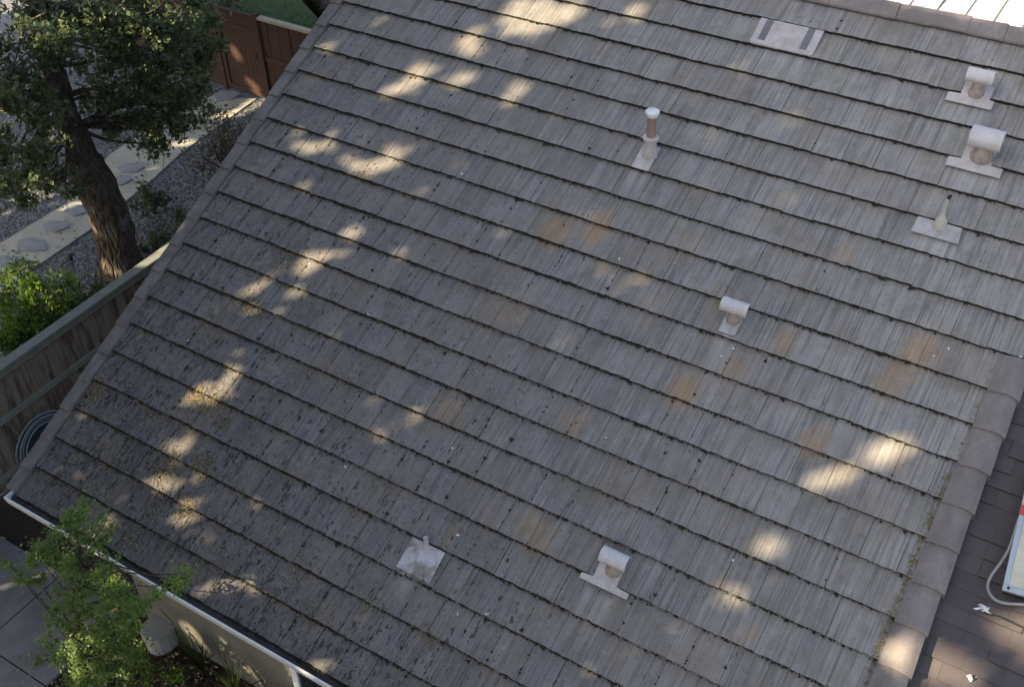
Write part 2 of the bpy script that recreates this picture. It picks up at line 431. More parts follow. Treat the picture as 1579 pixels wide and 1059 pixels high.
def limb(mb, a, b, r0, r1, wig=.12, n=6, k=7):
    a, b = np.array(a, float), np.array(b, float); L = np.linalg.norm(b - a)
    pts = []
    for i in range(n + 1):
        t_ = i / n; w = math.sin(t_ * math.pi) * wig * L
        pts.append(a + (b - a) * t_ + rng.normal(size=3) * w * .35)
    mb.tube(pts, [r0 + (r1 - r0) * i / n for i in range(n + 1)], k)

# ================================================================== GROUND
def sheet(name, pts, z, mat, kind='structure', label=None, cat=None):
    mb = MB(); n = len(pts); mb.v = [(x, y, z) for x, y in pts]; mb.f = [tuple(range(n))]; mb.mi = [0]
    o = mb.build(name, mat); tag(o, label, cat, kind=kind); return o
sheet('ground', [(-300, -300), (300, -300), (300, 300), (-300, 300)], 0, MT['soil'])
YF, XF = 11.16, -3.02                         # gate fence line, side fence line
g = sheet('gravel', [(-12, -2), (XF, -2), (XF, YF), (-12, YF)], .004, MT['gravel'], 'stuff', 'grey pebble gravel on both sides of the garden path', 'gravel')
pl = [(0, 378), (99, 318), (168, 242), (220, 205), (310, 150)]; pr = [(396, 154), (279, 238), (235, 279), (138, 357), (71, 403), (0, 450)]
ppts = [tuple(atz(*q)[:2]) for q in pl] + [tuple(atz(*q)[:2]) for q in pr]
ppts = [(ppts[0][0] - .3, ppts[0][1] - 3.5)] + ppts + [(ppts[-1][0] - .3, ppts[-1][1] - 3.5)]
mb = MB(); mb.prism(list(reversed(ppts)) if sum((ppts[i][0]*ppts[(i+1) % len(ppts)][1]-ppts[(i+1) % len(ppts)][0]*ppts[i][1]) for i in range(len(ppts))) < 0 else ppts, .002, .03)
tag(mb.build('path', MT['path']), kind='structure')
sheet('side_yard', [(XF, -6), (-.2, -6), (-.2, 16), (XF, 16)], .004, MT['mulch'])
sheet('planting_bed', [(-.2, -6), (14, -6), (14, .4), (-.2, .4)], .008, MT['mulch'])
sheet('lawn', [(-40, YF + .1), (40, YF + .1), (40, 60), (-40, 60)], .006, MT['lawn'])
sheet('paved_drive', [(-40, -20), (-12, -20), (-12, 12.8), (-18, 30), (-40, 40)], .012, MT['asphalt'])
# patio slabs of the side yard, with open joints
mb = MB()
for (x0, x1) in ((-2.98, -1.22), (-1.205, -.1), ):
    for (y0, y1) in ((-.87, .33), (-2.1, -.885), (-3.3, -2.115), (-4.6, -3.315)):
        mb.box(x0, x1, y0, y1, .0, .05)
tag(mb.build('pavement', MT['concrete'], bevel=.008), kind='structure')
# stepping stones
for i, (x, y, rx, ry, lab) in enumerate([
        (86, 352, .34, .22, 'flat blue grey stepping stone in the tan path, just left of the oak trunk'),
        (48, 381, .36, .22, 'flat blue grey stepping stone in the tan path, beyond the bright green fern shrub'),
        (8, 408, .34, .24, 'blue grey stepping stone in the tan path, cut by the left border'),
        (118, 326, .28, .2, 'blue grey stepping stone in the tan path under low oak leaves left of the trunk'),
        (203, 262, .30, .2, 'blue grey stepping stone, the upper of the two right of the oak trunk'),
        (181, 282, .34, .22, 'blue grey stepping stone in the path touching the right edge of the oak trunk'),
        (350, 150, .42, .26, 'flat blue grey stepping stone in front of the brown gate')]):
    c_ = atz(x, y); mb = MB(); k = 6
    pts = [(math.cos(2*math.pi*j/k) * rx * random.uniform(.68, 1.12), math.sin(2*math.pi*j/k) * ry * random.uniform(.68, 1.12)) for j in range(k)]
    mb.prism(pts, .0, .055); o = mb.build('stepping_stone', MT['flag'], bevel=.008)
    o.location = (c_[0], c_[1], .0); o.rotation_euler.z = math.radians(random.uniform(-20, 40) + 20)
    tag(o, lab, 'stepping stone', 'stepping stones in the garden path')
# pebbles that stand out of the gravel
N = 9000
P = np.stack([rng.uniform(-10.5, XF - .1, N), rng.uniform(3, YF - .2, N), rng.uniform(.005, .02, N)], 1)
xs = np.array([project(p) for p in P]); P = P[(xs[:, 0] > -20) & (xs[:, 0] < 460)]
peb = leaf_quads(P, .05, .8, (0, 0, 1), .8)
tag(np_mesh('gravel_pebbles', peb, 4, MT['gravel']), 'loose pale pebbles scattered over the gravel bed', 'pebbles', kind='stuff')
# grass blades
N = 14000
P = np.stack([rng.uniform(-13, -4, N), YF + .15 + rng.gamma(1.6, 2.2, N), np.full(N, .03)], 1)
bl = leaf_quads(P, .10, .14, (.6, .6, .1), .3); tag(np_mesh('grass', bl, 4, MT['grass']), 'short green lawn grass beyond the gate fence', 'grass', kind='stuff')

# fallen leaves on the yard, the bed and the path
N = 5200
P = np.stack([rng.uniform(-3, 4.5, N), rng.uniform(-4, .38, N), rng.uniform(.052, .062, N)], 1)
bare = rng.random(N) < np.where(P[:, 0] < -.2, .10 + .25 * (P[:, 0] > -.6), 1.0); P = P[bare]
P = np.concatenate([P, np.stack([rng.uniform(-9.5, -3.2, 1500), rng.uniform(3.5, 11, 1500), rng.uniform(.034, .045, 1500)], 1)])
tag(np_mesh('fallen_leaves', leaf_quads(P, .055, .5, (0, 0, 1), .6), 4, MT['litter']), 'brown fallen leaves lying on the mulch, paving and path', 'fallen leaves', kind='stuff')
# chunky bark mulch
N = 9000
P = np.stack([rng.uniform(-3, 4.5, N), rng.uniform(-2.5, .38, N), rng.uniform(.008, .03, N)], 1)
P = P[(P[:, 0] > -.15) | (P[:, 1] > .33)]
tag(np_mesh('mulch_chips', leaf_quads(P, .06, .45, (0, 0, 1), .4), 4, MT['mulch']), 'dark bark mulch chips in the bed along the front wall', 'mulch', kind='stuff')

# ================================================================== HOUSE
EXP, TW = .35, .30
house = empty('house'); tag(house, 'single storey house under a large grey concrete tile roof with beige front wall', 'house')
RR = dict(loc=(0, 0, GZ), rot=(PITCH, 0, 0))
def roofobj(o): o.location = (0, 0, GZ); o.rotation_euler = (PITCH, 0, 0); return o
UMAX, UTRIM, VTRIM = 12.6, 8.15, 13
stains = [(roofuv(x, y), r, a) for x, y, r, a in [(855,355,.20,1.3),(915,362,.16,1.0),(930,335,.16,.7),(1055,600,.20,1.2),(1420,540,.20,1.2),(1370,590,.18,1.0),(1255,680,.17,1.1),(1210,525,.16,.9),(1130,565,.16,.9),
          (830,825,.19,.9),(805,800,.12,.6),(695,825,.13,.6),(690,635,.26,.75),(885,650,.18,.9),(1150,975,.13,.7),(1105,895,.10,.7),(1060,375,.22,.6),(1000,480,.25,.5),(790,480,.25,.65),(1300,390,.14,.8),(1115,465,.2,.7),(1000,760,.2,.3),(720,475,.2,.35),
          (555,955,.12,.5),(340,590,.3,.3),(1530,290,.1,.5),(1075,1000,.25,.4),(620,630,.2,.3),(1385,720,.1,.4)]]
def stain_at(u, v):
    s = 0
    for (a, b), r, k in stains:
        d2 = ((u - a)**2 + ((v - b) * .8)**2) / (r * .86)**2
        if d2 < 6: s += k * math.exp(-d2 * .9)
    return min(s, 1.3)
def age_shade_at(u, v):  # film growth, and shade painted in toward the left and eave
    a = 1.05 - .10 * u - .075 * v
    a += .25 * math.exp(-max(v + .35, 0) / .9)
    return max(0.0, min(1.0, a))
WASH = [(4.83, 5.5, 7.0, .5), (6.86, 7.28, 6.86, .4), (7.1, 7.58, 6.17, .4), (7.06, 7.48, 5.41, .3), (5.87, 6.02, 3.88, .55), (5.8, 6.05, 1.33, .6), (4.33, 4.51, 5.24, .4), (4.2, 4.5, .73, .3)]
def wash_at(u, v):
    w = 0
    for a, b, v1, l in WASH:
        if v < v1 + .01:
            e_ = max(0, 1 - (v1 - v) / l); c_ = (a + b) / 2; h_ = (b - a) / 2
            w = max(w, e_ * max(0, 1 - max(0, abs(u - c_) - h_ * .8) / .06))
    return w
V = []; Fc = []; MI = []; ST = []; AG = []; WS = []
NU, NV = 8, 4
for k in range(-1, 22):
    v0 = k * EXP + (.005 if k < 0 else 0); v1 = (k + 1) * EXP + .05
    if k == 21: v1 = 7.74
    off = .06 if k % 2 == 0 else .21
    umax = UTRIM + .03 if k < VTRIM else UMAX
    edges = [0.0] + [off + TW * j for j in range(0, 50) if off + TW * j < umax - .02] + [umax]
    for a, b in zip(edges[:-1], edges[1:]):
        gp = float(rng.uniform(.0004, .0024)); b -= gp; a += gp
        if b - a < .02: continue
        jv = rng.normal() * .0022; sk_ = rng.normal() * .0014; jn = rng.normal() * .0012; jt = rng.normal() * .0015; tw = rng.normal() * .0010
        base = len(V)
        for j in range(NV + 1):
            for i in range(NU + 1):
                fu, fv = i / NU, j / NV
                u = a + (b - a) * fu; v = (v0 + jv) + (v1 - v0 - jv) * fv
                vv = v + (rng.normal() * .0024 + sk_ * (fu - .5) * 2 if j == 0 else 0)
                n = -(.041 + jt) * (v - v0) / EXP + jn * (1 - fv) + tw * (fu - .5) * 2 * (1 - fv) + rng.normal() * .0004
                V.append((u, vv, n)); ST.append(stain_at(u, v)); AG.append(age_shade_at(u, v)); WS.append(wash_at(u, v))
        for j in range(NV):
            for i in range(NU):
                p = base + j * (NU + 1) + i; Fc.append((p, p + 1, p + NU + 2, p + NU + 1)); MI.append(0)
        # butt and side faces
        lo = len(V)
        for i in range(NU + 1):
            q = V[base + i]; V.append((q[0], q[1] + .006, q[2] - .049)); ST.append(0); AG.append(1); WS.append(0)
        for i in range(NU):
            Fc.append((lo + i, lo + i + 1, base + i + 1, base + i)); MI.append(1)
        e0 = V[base + NV * (NU + 1)]; e1 = V[base + NV * (NU + 1) + NU]
        V.append((e0[0], e0[1], e0[2] - .03)); V.append((e1[0], e1[1], e1[2] - .03)); ST += [0, 0]; AG += [1, 1]; WS += [0, 0]
        Fc.append((base, base + NV * (NU + 1), len(V) - 2, lo)); MI.append(1)
        Fc.append((base + NV * (NU + 1) + NU, base + NU, lo + NU, len(V) - 1)); MI.append(1)
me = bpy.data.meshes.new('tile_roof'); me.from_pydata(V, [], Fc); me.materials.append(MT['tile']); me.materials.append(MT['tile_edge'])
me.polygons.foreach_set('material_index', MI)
for nm, dat in (('stain', ST), ('age_shade', AG), ('wash', WS)):
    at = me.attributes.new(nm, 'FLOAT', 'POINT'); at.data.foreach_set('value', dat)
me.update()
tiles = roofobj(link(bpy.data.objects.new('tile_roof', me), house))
# deck under the tiles, and the far slope
mb = MB(); mb.box(-.10, 8.3, -.28, 7.8, -.13, -.045); mb.box(8.3, UMAX, -.5, 7.8, -.30, -.19); mb.box(8.3, UMAX, 4.6, 7.8, -.185, -.045)
roofobj(mb.build('roof_deck', MT['deck'], house))
RY, RZ = 7.80 * CA, 7.80 * SA + GZ
mb = MB(); L = 5.0
mb.v = [(-.12, RY, RZ - .02), (UMAX, RY, RZ - .02), (UMAX, RY + L * CA, RZ - .02 - L * SA), (-.12, RY + L * CA, RZ - .02 - L * SA)]; mb.f = [(0, 1, 2, 3)]; mb.mi = [0]
mb.v += [(x, y, z - .12) for x, y, z in mb.v]; mb.f += [(7, 6, 5, 4), (0, 4, 5, 1), (2, 6, 7, 3), (3, 7, 4, 0), (1, 5, 6, 2)]; mb.mi += [0] * 5
mb.build('rear_roof', MT['trim'], house)
# rake trim tiles on the left edge: overlapping angle pieces, one per course
mb = MB()
for k in range(-1, 22):
    v0 = k * EXP - .075; v1 = v0 + EXP + .03; j = rng.normal() * .004; jn = rng.normal() * .003
    if k == -1: v0 = -.33
    if k == 21: v1 = 7.8
    sl_ = .02
    a = [(-.150 + j, v0, .022 + jn), (-.004 + j, v0, .022 + jn), (-.004 + j, v0, -.03), (-.150 + j, v0, -.17)]
    b = [(-.150 + j, v1, .022 + jn - sl_), (-.004 + j, v1, .022 + jn - sl_), (-.004 + j, v1, -.05), (-.150 + j, v1, -.19)]
    n = len(mb.v); mb.v += a + b
    mb.f += [(n+0, n+1, n+5, n+4), (n+1, n+2, n+6, n+5), (n+3, n+0, n+4, n+7), (n+0, n+3, n+2, n+1), (n+2, n+3, n+7, n+6)]; mb.mi += [0] * 5
roofobj(mb.build('rake_trim', MT['trim'], house, bevel=.006))
# barrel trim on the right edge
mb = MB(); K = 11
for k in range(-3, 13):
    v0 = k * EXP - .03; v1 = min(v0 + EXP + .04, 4.53); j = rng.normal() * .005; lift = .0
    rr = []
    for (vv, s, dn) in ((v0, 1.0, .014), (v0 + .012, 1.0, .016), (v1, .93, -.012)):
        ring = []
        for i in range(K):
            t_ = i / (K - 1); uu = 8.135 + .01 * (1 - s) + t_ * .262 * s + j
            hh = .045 * math.sin(min(1, t_ * 1.6) * math.pi / 2) if t_ < .62 else .045 - .055 * ((t_ - .62) / .38) ** 1.5
            ring.append((uu, vv, hh + .004 + dn))
        ring.append((8.135 + .262 * s + j + .002, vv, -.13)); ring.append((8.135 + j, vv, -.04))
        rr.append(ring)
    mb.rings(rr, True, False)
roofobj(mb.build('barrel_trim', MT['barrel'], house, smooth=True))
# ridge cap tiles
mb = MB()
for k in range(0, 38):
    u0 = -.15 + k * .345; u1 = u0 + .38; rr = []
    jn = rng.normal() * .004; jv = rng.normal() * .006
    for uu, s in ((u0, .90), (u1 - .006, 1.0), (u1, .99)):
        w = .135 * s
        pr_ = [(-w - .0, -.018), (-w, .012), (-.045, .060), (0, .072), (.045, .060), (w, .012), (w, -.018)]
        ring = []
        for q, (d_, h_) in enumerate(pr_):
            # d_ < 0: front slope, > 0: rear slope
            yy = RY + d_ * CA; zz = RZ - abs(d_) * SA + h_ * CA * .9 + (.012 * (s - .9) / .1) + jn
            ring.append((uu, yy + jv, zz))
        rr.append(ring)
    mb.rings(rr, True, True)
mb.build('ridge_cap', MT['ridge'], house, smooth=False, bevel=.004)
# asphalt shingle slope right of the barrel trim, lying lower
mb = MB(); SN = -.135
for k in range(-8, 33):
    v0 = .045 + k * .1475
    if v0 > 4.6: continue
    u = 8.36 - rng.uniform(0, .3)
    while u < UMAX:
        wd = rng.uniform(.12, .34); th = .020 if rng.random() < .5 else .006
        mb.quad((u, v0, SN + th), (min(u + wd, UMAX), v0, SN + th), (min(u + wd, UMAX), v0 + .19, SN - .001), (u, v0 + .19, SN - .001))
        mb.quad((u, v0, SN - .008), (min(u + wd, UMAX), v0, SN - .008), (min(u + wd, UMAX), v0, SN + th), (u, v0, SN + th), 1)
        u += wd + .0015
roofobj(mb.build('shingle_roof', [MT['shingle'], MT['tile_edge']], house))
# closing board where the shingles run under the tile roof
mb = MB(); mb.box(8.40, UMAX, 4.535, 4.56, -.2, -.005); roofobj(mb.build('step_flashing', MT['trim'], house))
# walls
mb = MB()
mb.box(.28, UMAX, .38, .52, .0, 3.12)
yb = 2 * RY - .38
mb.v += []
n = len(mb.v)
prof = [(.52, 0), (yb, 0), (yb, 3.1), (RY, RZ - .22), (.52, 3.1)]
mb.v += [(.28, y, z) for y, z in prof] + [(.42, y, z) for y, z in prof]
mb.f += [(n, n+4, n+3, n+2, n+1), (n+5, n+6, n+7, n+8, n+9)] + [(n+i, n+(i+1) % 5, n+5+(i+1) % 5, n+5+i) for i in range(5)]; mb.mi += [0] * 7
mb.box(.42, UMAX, yb - .1, yb, 0, 3.1)
mb.build('wall', MT['stucco'], house)
mb = MB(); mb.box(-.08, UMAX, -.275, -.255, 2.66, 2.80)
mb.build('fascia', MT['deck'], house)
mb = MB(); mb.box(-.08, UMAX, -.25, .38, 2.70, 2.72); mb.build('soffit', MT['stucco'], house)
# gutter: trough with a rolled lip and an end cap
gx0, gx1 = -.05, UMAX
prof = [(-.280, 2.812), (-.280, 2.735), (-.345, 2.735), (-.372, 2.775), (-.385, 2.850), (-.392, 2.868), (-.408, 2.868), (-.410, 2.850), (-.392, 2.765), (-.352, 2.722), (-.276, 2.722), (-.276, 2.812)]
gut = MB(); gut.rings([[(gx0, y, z) for y, z in prof], [(gx1, y, z) for y, z in prof]], True, True)
go = gut.build('gutter', MT['white'], house)
mb = MB(); mb.prism([(-.276, 2.722), (-.352, 2.722), (-.395, 2.78), (-.408, 2.866), (-.276, 2.866)], 0, .006)
mb.v = [(gx0 - .007 + z, x, y) for x, y, z in mb.v]; mb.build('gutter_end', MT['white'], go)
mb = MB(); K = 260; rr = []
for i in range(K + 1):
    x = gx0 + .008 + (gx1 - gx0 - .02) * i / K; a = rng.normal(size=4) * .005
    rr.append([(x, -.2755, 2.822), (x, -.29, 2.822 + a[0]), (x, -.32, 2.808 + a[1]), (x, -.35, 2.804 + a[2]), (x, -.3805, 2.812 + a[3])])
mb.rings(rr, False, False, closed=False)
mb.build('gutter_debris', MT['gutter_in'], go)
# glass door in the front wall
door = empty('glass_door', (0, 0, 0), parent=house)
mb = MB(); x0, x1, z0, z1 = 2.72, 4.55, .08, 2.15
for a in ((x0, x0 + .09, z0, z1), (x1 - .09, x1, z0, z1), (x0 + .09, x1 - .09, z0, z0 + .08), (x0 + .09, x1 - .09, z1 - .08, z1), ((x0 + x1)/2 - .04, (x0 + x1)/2 + .04, z0 + .08, z1 - .08)):
    mb.box(a[0], a[1], .335, .379, a[2], a[3])
df = mb.build('door_frame', MT['white'], door, bevel=.004)
mb = MB(); mb.box(x0 + .09, (x0+x1)/2 - .04, .355, .365, z0 + .08, z1 - .08); mb.box((x0+x1)/2 + .04, x1 - .09, .345, .352, z0 + .08, z1 - .08); mb.build('door_glass', MT['glass'], door)

# patio cover behind the ridge
pc = empty('patio_cover', (5, 8.3, 5.8)); tag(pc, 'bright white ribbed metal patio cover in full sun behind the roof ridge', 'patio cover')
mb = MB(); mb2 = MB(); x = -2.2 - (2.2 % .315)
xs0 = atz(1445, 17, 5.8)[0] - 5
kk = -14
while kk < 16:
    xa = xs0 + kk * .312; mb.box(xa + .016, xa + .296, 0, 4.6, -.01, .0)
    mb2.box(xa - .014, xa + .014, -.02, 4.6, -.022, -.011); kk += 1
mb.build('roof_pans', MT['patio'], pc); mb2.build('pan_seams', MT['louver'], pc)
mb = MB(); mb.box(-4.6, 5.1, .1, .2, -.16, -.024); mb.box(-4.6, 5.1, 4.45, 4.55, -.16, -.024); mb.build('beam', MT['white'], pc)
for xx in (-4.4, 0, 4.8):
    mb = MB(); mb.box(xx, xx + .1, 4.45, 4.55, -5.8, -.162); mb.build('post', MT['white'], pc)

# ================================================================== ROOF VENTS
UPV = Vector((0, SA, CA))                     # vertical, in the roof's own axes
def roofthing(name, u, v, label, cat, group=None, n=0.0):
    o = empty(name, tuple(rw(u, v, n)), (PITCH, 0, 0)); return tag(o, label, cat, group)
def plate(mb, u0, u1, v0, v1, n0, n1, ud, vd, nsub=1):
    mb.box(u0 - ud, u1 - ud, v0 - vd, v1 - vd, n0, n1)
def hooded_vent(u, v, L, r, h, skirt, neck, label, collar=1.35):
    o = roofthing('hooded_roof_vent', u, v, label, 'roof vent', 'hooded metal vents on the tile roof')
    mb = MB()
    if skirt:
        s0, s1, sv0, sv1 = skirt; n0, n1, nv = neck
        pts = [(s0-u, sv0-v), (s1-u, sv0-v), (s1-u, sv1-v), (n1-u, sv1-v+.008), (n1-u, nv-v), (n0-u, nv-v), (n0-u, sv1-v+.008), (s0-u, sv1-v)]
    else:
        n0, n1, nv0, nv = neck; pts = [(n0-u, nv0-v), (n1-u, nv0-v), (n1-u, nv-v), (n0-u, nv-v)]
    # the flashing follows the tiles: a thin plate a little above them
    mb.prism(pts, .004, .011)
    fl = mb.build('flashing', MT['lead'] if skirt is None else MT['vent'], o, bevel=.002)
    mb = MB(); pr_ = r * .98
    mb.lathe([(pr_ * collar, -.02), (pr_ * collar * .98, .012), (pr_ * 1.06, .05), (pr_, .07), (pr_, h)], tuple(UPV), k=24)
    mb.build('throat', MT['vent_rust'], o, smooth=True)
    # hood: an open-ended bent sheet of metal lying across the pipe
    c = UPV * h; mb = MB(); K = 17
    A0, A1 = math.radians(-28), math.radians(208)
    ang = [A0 + (A1 - A0) * i / (K - 1) for i in range(K)]
    def ring(x): return [(x, c.y + math.cos(a) * r * 1.22, c.z + .01 + math.sin(a) * r * 1.12) for a in ang] + [(x, c.y + math.cos(a) * (r * 1.22 - .004), c.z + .01 + math.sin(a) * (r * 1.12 - .004)) for a in reversed(ang)]
    mb.rings([ring(-L/2), ring(-L/2 + .012), ring(L/2 - .012), ring(L/2)], True, True)
    mb.build('hood', MT['hood'], o, smooth=True)
    def ring2(x): return [(x, c.y + math.cos(a) * (r * 1.22 - .007), c.z + .01 + math.sin(a) * (r * 1.12 - .007)) for a in ang]
    mb = MB(); mb.rings([ring2(-L/2 + .006), ring2(L/2 - .006)], False, False, closed=False); mb.build('hood_shade', MT['dark'], o, smooth=True)  # added dark sheet standing in for the shade inside the hood
    mb = MB(); mb.box(-L/2 + .03, L/2 - .03, c.y - r * .75, c.y + r * .75, c.z - r * .35, c.z - r * .30); mb.build('gap_shade', MT['dark'], o)  # added dark plate painting the shaded gap under the hood
    return o
hooded_vent(7.10, 7.02, .245, .058, .165, (6.86, 7.285, 6.865, 6.965), (6.97, 7.235, 7.12), 'small pale hooded vent near the ridge, topmost vent at the right border')
hooded_vent(7.37, 6.365, .285, .082, .175, (7.10, 7.585, 6.175, 6.275), (7.21, 7.475, 6.47), 'largest pale hooded vent with a wide skirt, just above the thin pointed pipe flashing')
hooded_vent(5.945, 4.045, .255, .055, .135, None, (5.862, 6.022, 3.885, 4.16), 'white hooded vent alone in the middle of the roof on a narrow bluish flashing')
hooded_vent(5.955, 1.525, .245, .058, .14, (5.71, 6.16, 1.338, 1.39), (5.815, 6.035, 1.60), 'grey white hooded vent nearest the eave, beside the crumpled metal flashing')
# flat replacement-tile vent
o = roofthing('flat_roof_vent', 5.165, 7.17, 'flat pale rectangular vent with two grey louver strips near the ridge', 'roof vent')
mb = MB(); mb.prism([(-.335, -.145), (-.315, -.168), (.315, -.168), (.335, -.145), (.335, .160), (-.335, .160)], -.005, .016); mb.build('cover_plate', MT['vent'], o, bevel=.005)
for ua in (-.265, .178):
    mb = MB(); mb.box(ua, ua + .075, -.115, .155, .0165, .019)
    for q in range(5): mb.box(ua + .006 + q*.0135, ua + .012 + q*.0135, -.11, .15, .0195, .023)
    mb.build('louver', MT['louver'], o)
# plumbing pipe
o = roofthing('vent_pipe', 4.44, 5.44, 'tall brown plumbing pipe with a white cap and collar on a pale flashing', 'vent pipe')
mb = MB(); mb.prism([(-.11, -.195), (.075, -.195), (.075, .10), (-.11, .10)], .004, .011); mb.build('flashing', MT['vent'], o, bevel=.002)
mb = MB(); mb.lathe([(.078, -.02), (.074, .03), (.064, .10), (.060, .17)], tuple(UPV)); mb.build('boot', MT['vent'], o, smooth=True)
mb = MB(); mb.lathe([(.062, .165), (.080, .17), (.082, .195), (.066, .205)], tuple(UPV)); mb.build('collar', MT['vent'], o, smooth=True)
mb = MB(); mb.lathe([(.046, .19), (.046, .45)], tuple(UPV)); mb.build('pipe', MT['pipebrown'], o, smooth=True)
mb = MB(); mb.lathe([(.050, .425), (.056, .43), (.058, .452), (.069, .455), (.071, .478), (.062, .487), (.045, .488), (.045, .482), (.002, .482)], tuple(UPV)); mb.build('pipe_cap', MT['white'], o, smooth=True)
# slim mast with cone
o = roofthing('pipe_mast', 7.275, 5.545, 'thin pointed cream pipe rising from a cone on a wide white flashing at the right', 'pipe mast')
mb = MB(); mb.prism([(-.215, -.13), (.205, -.13), (.188, .035), (-.205, .035)], .004, .011); mb.build('flashing', MT['lead'], o, bevel=.002)
mb = MB(); mb.lathe([(.064, -.01), (.062, .02), (.048, .075), (.028, .11), (.018, .13)], tuple(UPV)); mb.build('cone', MT['cream'], o, smooth=True)
mb = MB(); mb.tube([UPV * .10, UPV * .2 + Vector((.003, .002, 0)), UPV * .30 + Vector((.008, .004, 0))], [.017, .014, .012]); mb.build('pipe', MT['cream'], o, smooth=True)
mb = MB(); mb.tube([UPV * .295 + Vector((.008, .004, 0)), UPV * .315 + Vector((.012, .004, 0)), UPV * .322 + Vector((.028, .004, 0))], [.017, .017, .014]); mb.build('tip', MT['dark'], o, smooth=True)
# crumpled sheet flashing
o = roofthing('crumpled_flashing', 4.335, .885, 'crumpled square of grey sheet metal with folds and a pipe stub at its top edge', 'flashing')
mb = MB(); K = 16
def crum(u, v):
    a = .012 + .034 * math.exp(-((u + .02 + v * .35) / .03) ** 2) * (1 if v < .06 else .4) + .022 * math.exp(-((u - .085 + v * .3) / .028) ** 2) * max(0, .1 - v) * 6
    return a + .045 * math.exp(-((u + .02)**2 + (v - .13)**2) / .0022) + .004 * math.sin(u * 41 + v * 23)
for j in range(K + 1):
    for i in range(K + 1):
        u = -.18 + .36 * i / K; v = -.155 + .30 * j / K + .003 * math.sin(i * 1.9) * (j == 0)
        mb.v.append((u, v, crum(u, v)))
for j in range(K):
    for i in range(K):
        p = j * (K + 1) + i; mb.f.append((p, p + 1, p + K + 2, p + K + 1)); mb.mi.append(0)
oo = mb.build('sheet', MT['crumple'], o, smooth=True); sm = oo.modifiers.new('t', 'SOLIDIFY'); sm.thickness = .004
mb = MB(); mb.lathe([(.026, .01), (.024, .07), (.022, .12)], tuple(UPV), (-.015, .125, 0), k=12); mb.build('pipe_stub', MT['vent'], o, smooth=True)

# ================================================================== RIGHT: skylight on the shingles
sk = empty('skylight', tuple(rw(8.76, 2.62, SN)), (PITCH, 0, math.radians(0)))
tag(sk, 'beige skylight panel in a pale metal frame with a red mark, at the right border', 'skylight')
ysk, rot = 1.05, Matrix.Rotation(math.radians(6.5), 4, 'Z')
mb = MB(); mb.box(.02, 1.0, .02, ysk - .02, .0, .15, rot); mb.build('curb', MT['dark'], sk)
mb = MB()
for a in ((0, 1.02, 0, .045), (0, 1.02, ysk - .045, ysk), (0, .04, .045, ysk - .045), (.98, 1.02, .045, ysk - .045)): mb.box(a[0], a[1], a[2], a[3], .151, .20, rot)
fr = mb.build('frame', MT['alu'], sk, bevel=.005)
mb = MB(); mb.lathe([(.011, .200), (.011, .206)], (0, 0, 1), (rot @ Vector((.04, .024, 0))), k=10); mb.build('screw', MT['dark'], fr)
mb = MB(); K = 12
for j in range(K + 1):
    for i in range(K + 1):
        a, b = i / K, j / K; mb.v.append(tuple(rot @ Vector((.04 + .94 * a, .045 + (ysk - .09) * b, .188 + .03 * math.sin(math.pi * a)**.6 * math.sin(math.pi * b)**.6))))
for j in range(K):
    for i in range(K):
        p = j * (K + 1) + i; mb.f.append((p, p + 1, p + K + 2, p + K + 1)); mb.mi.append(0)
mb.build('dome', MT['acrylic'], sk, smooth=True)
mb = MB(); mb.box(.002, .085, .62, .70, .2005, .212, rot); mb.build('red_label', MT['red'], sk)
# grey conduit curling round the skylight corner
def rp(x, y, n): u, v = roofuv(x, y, n); return tuple(rw(u, v, n))
mb = MB(); pts = []
cp = [rp(1571, 800, .02), rp(1556, 845, .0), rp(1541, 870, -.02), rp(1528, 888, -.04), rp(1523, 905, -.05), rp(1531, 921, -.05), rp(1548, 929, -.05), rp(1575, 931, -.05), rp(1620, 935, -.06)]
cp = [Vector(p) for p in cp]
for i in range(len(cp) - 1):
    p0, p1, p2, p3 = cp[max(i-1, 0)], cp[i], cp[i+1], cp[min(i+2, len(cp)-1)]
    for s in range(6):
        t_ = s / 6; pts.append(.5 * ((2*p1) + (p2-p0)*t_ + (2*p0-5*p1+4*p2-p3)*t_**2 + (3*p1-p0-3*p2+p3)*t_**3))
pts.append(cp[-1]); mb.tube(pts, .012, 10)
tag(mb.build('conduit', MT['plastic'], smooth=True), 'light grey conduit bending around the lower corner of the skylight', 'conduit')
mb = MB(); mb.tube([rp(1516, 944, -.11), rp(1540, 950, -.105), rp(1579, 968, -.11), rp(1620, 985, -.11)], .006, 8)
tag(mb.build('cable', MT['cable'], smooth=True), 'thin black cable lying on the dark shingles below the skylight', 'cable')
for (x, y, s, lab) in ((1517, 942, .05, 'crumpled white scrap on the dark shingles beside the black cable'), (1498, 1046, .035, 'small white scrap on the dark shingles near the bottom border, below the cable')):
    q = rp(x, y, -.115); mb = MB()
    for i in range(7):
        d = rng.normal(size=3) * s * .35; e_ = rng.normal(size=3) * s * .5; g_ = rng.normal(size=3) * s * .5
        mb.quad(d, d + e_, d + e_ + g_, d + g_)
    o = mb.build('paper_scrap', MT['white']); o.location = Vector(q) + Vector((0, 0, .015)); o.scale = (1, 1, .5); tag(o, lab, 'scrap', 'white scraps on the shingles')
    sm = o.modifiers.new('t', 'SOLIDIFY'); sm.thickness = .003

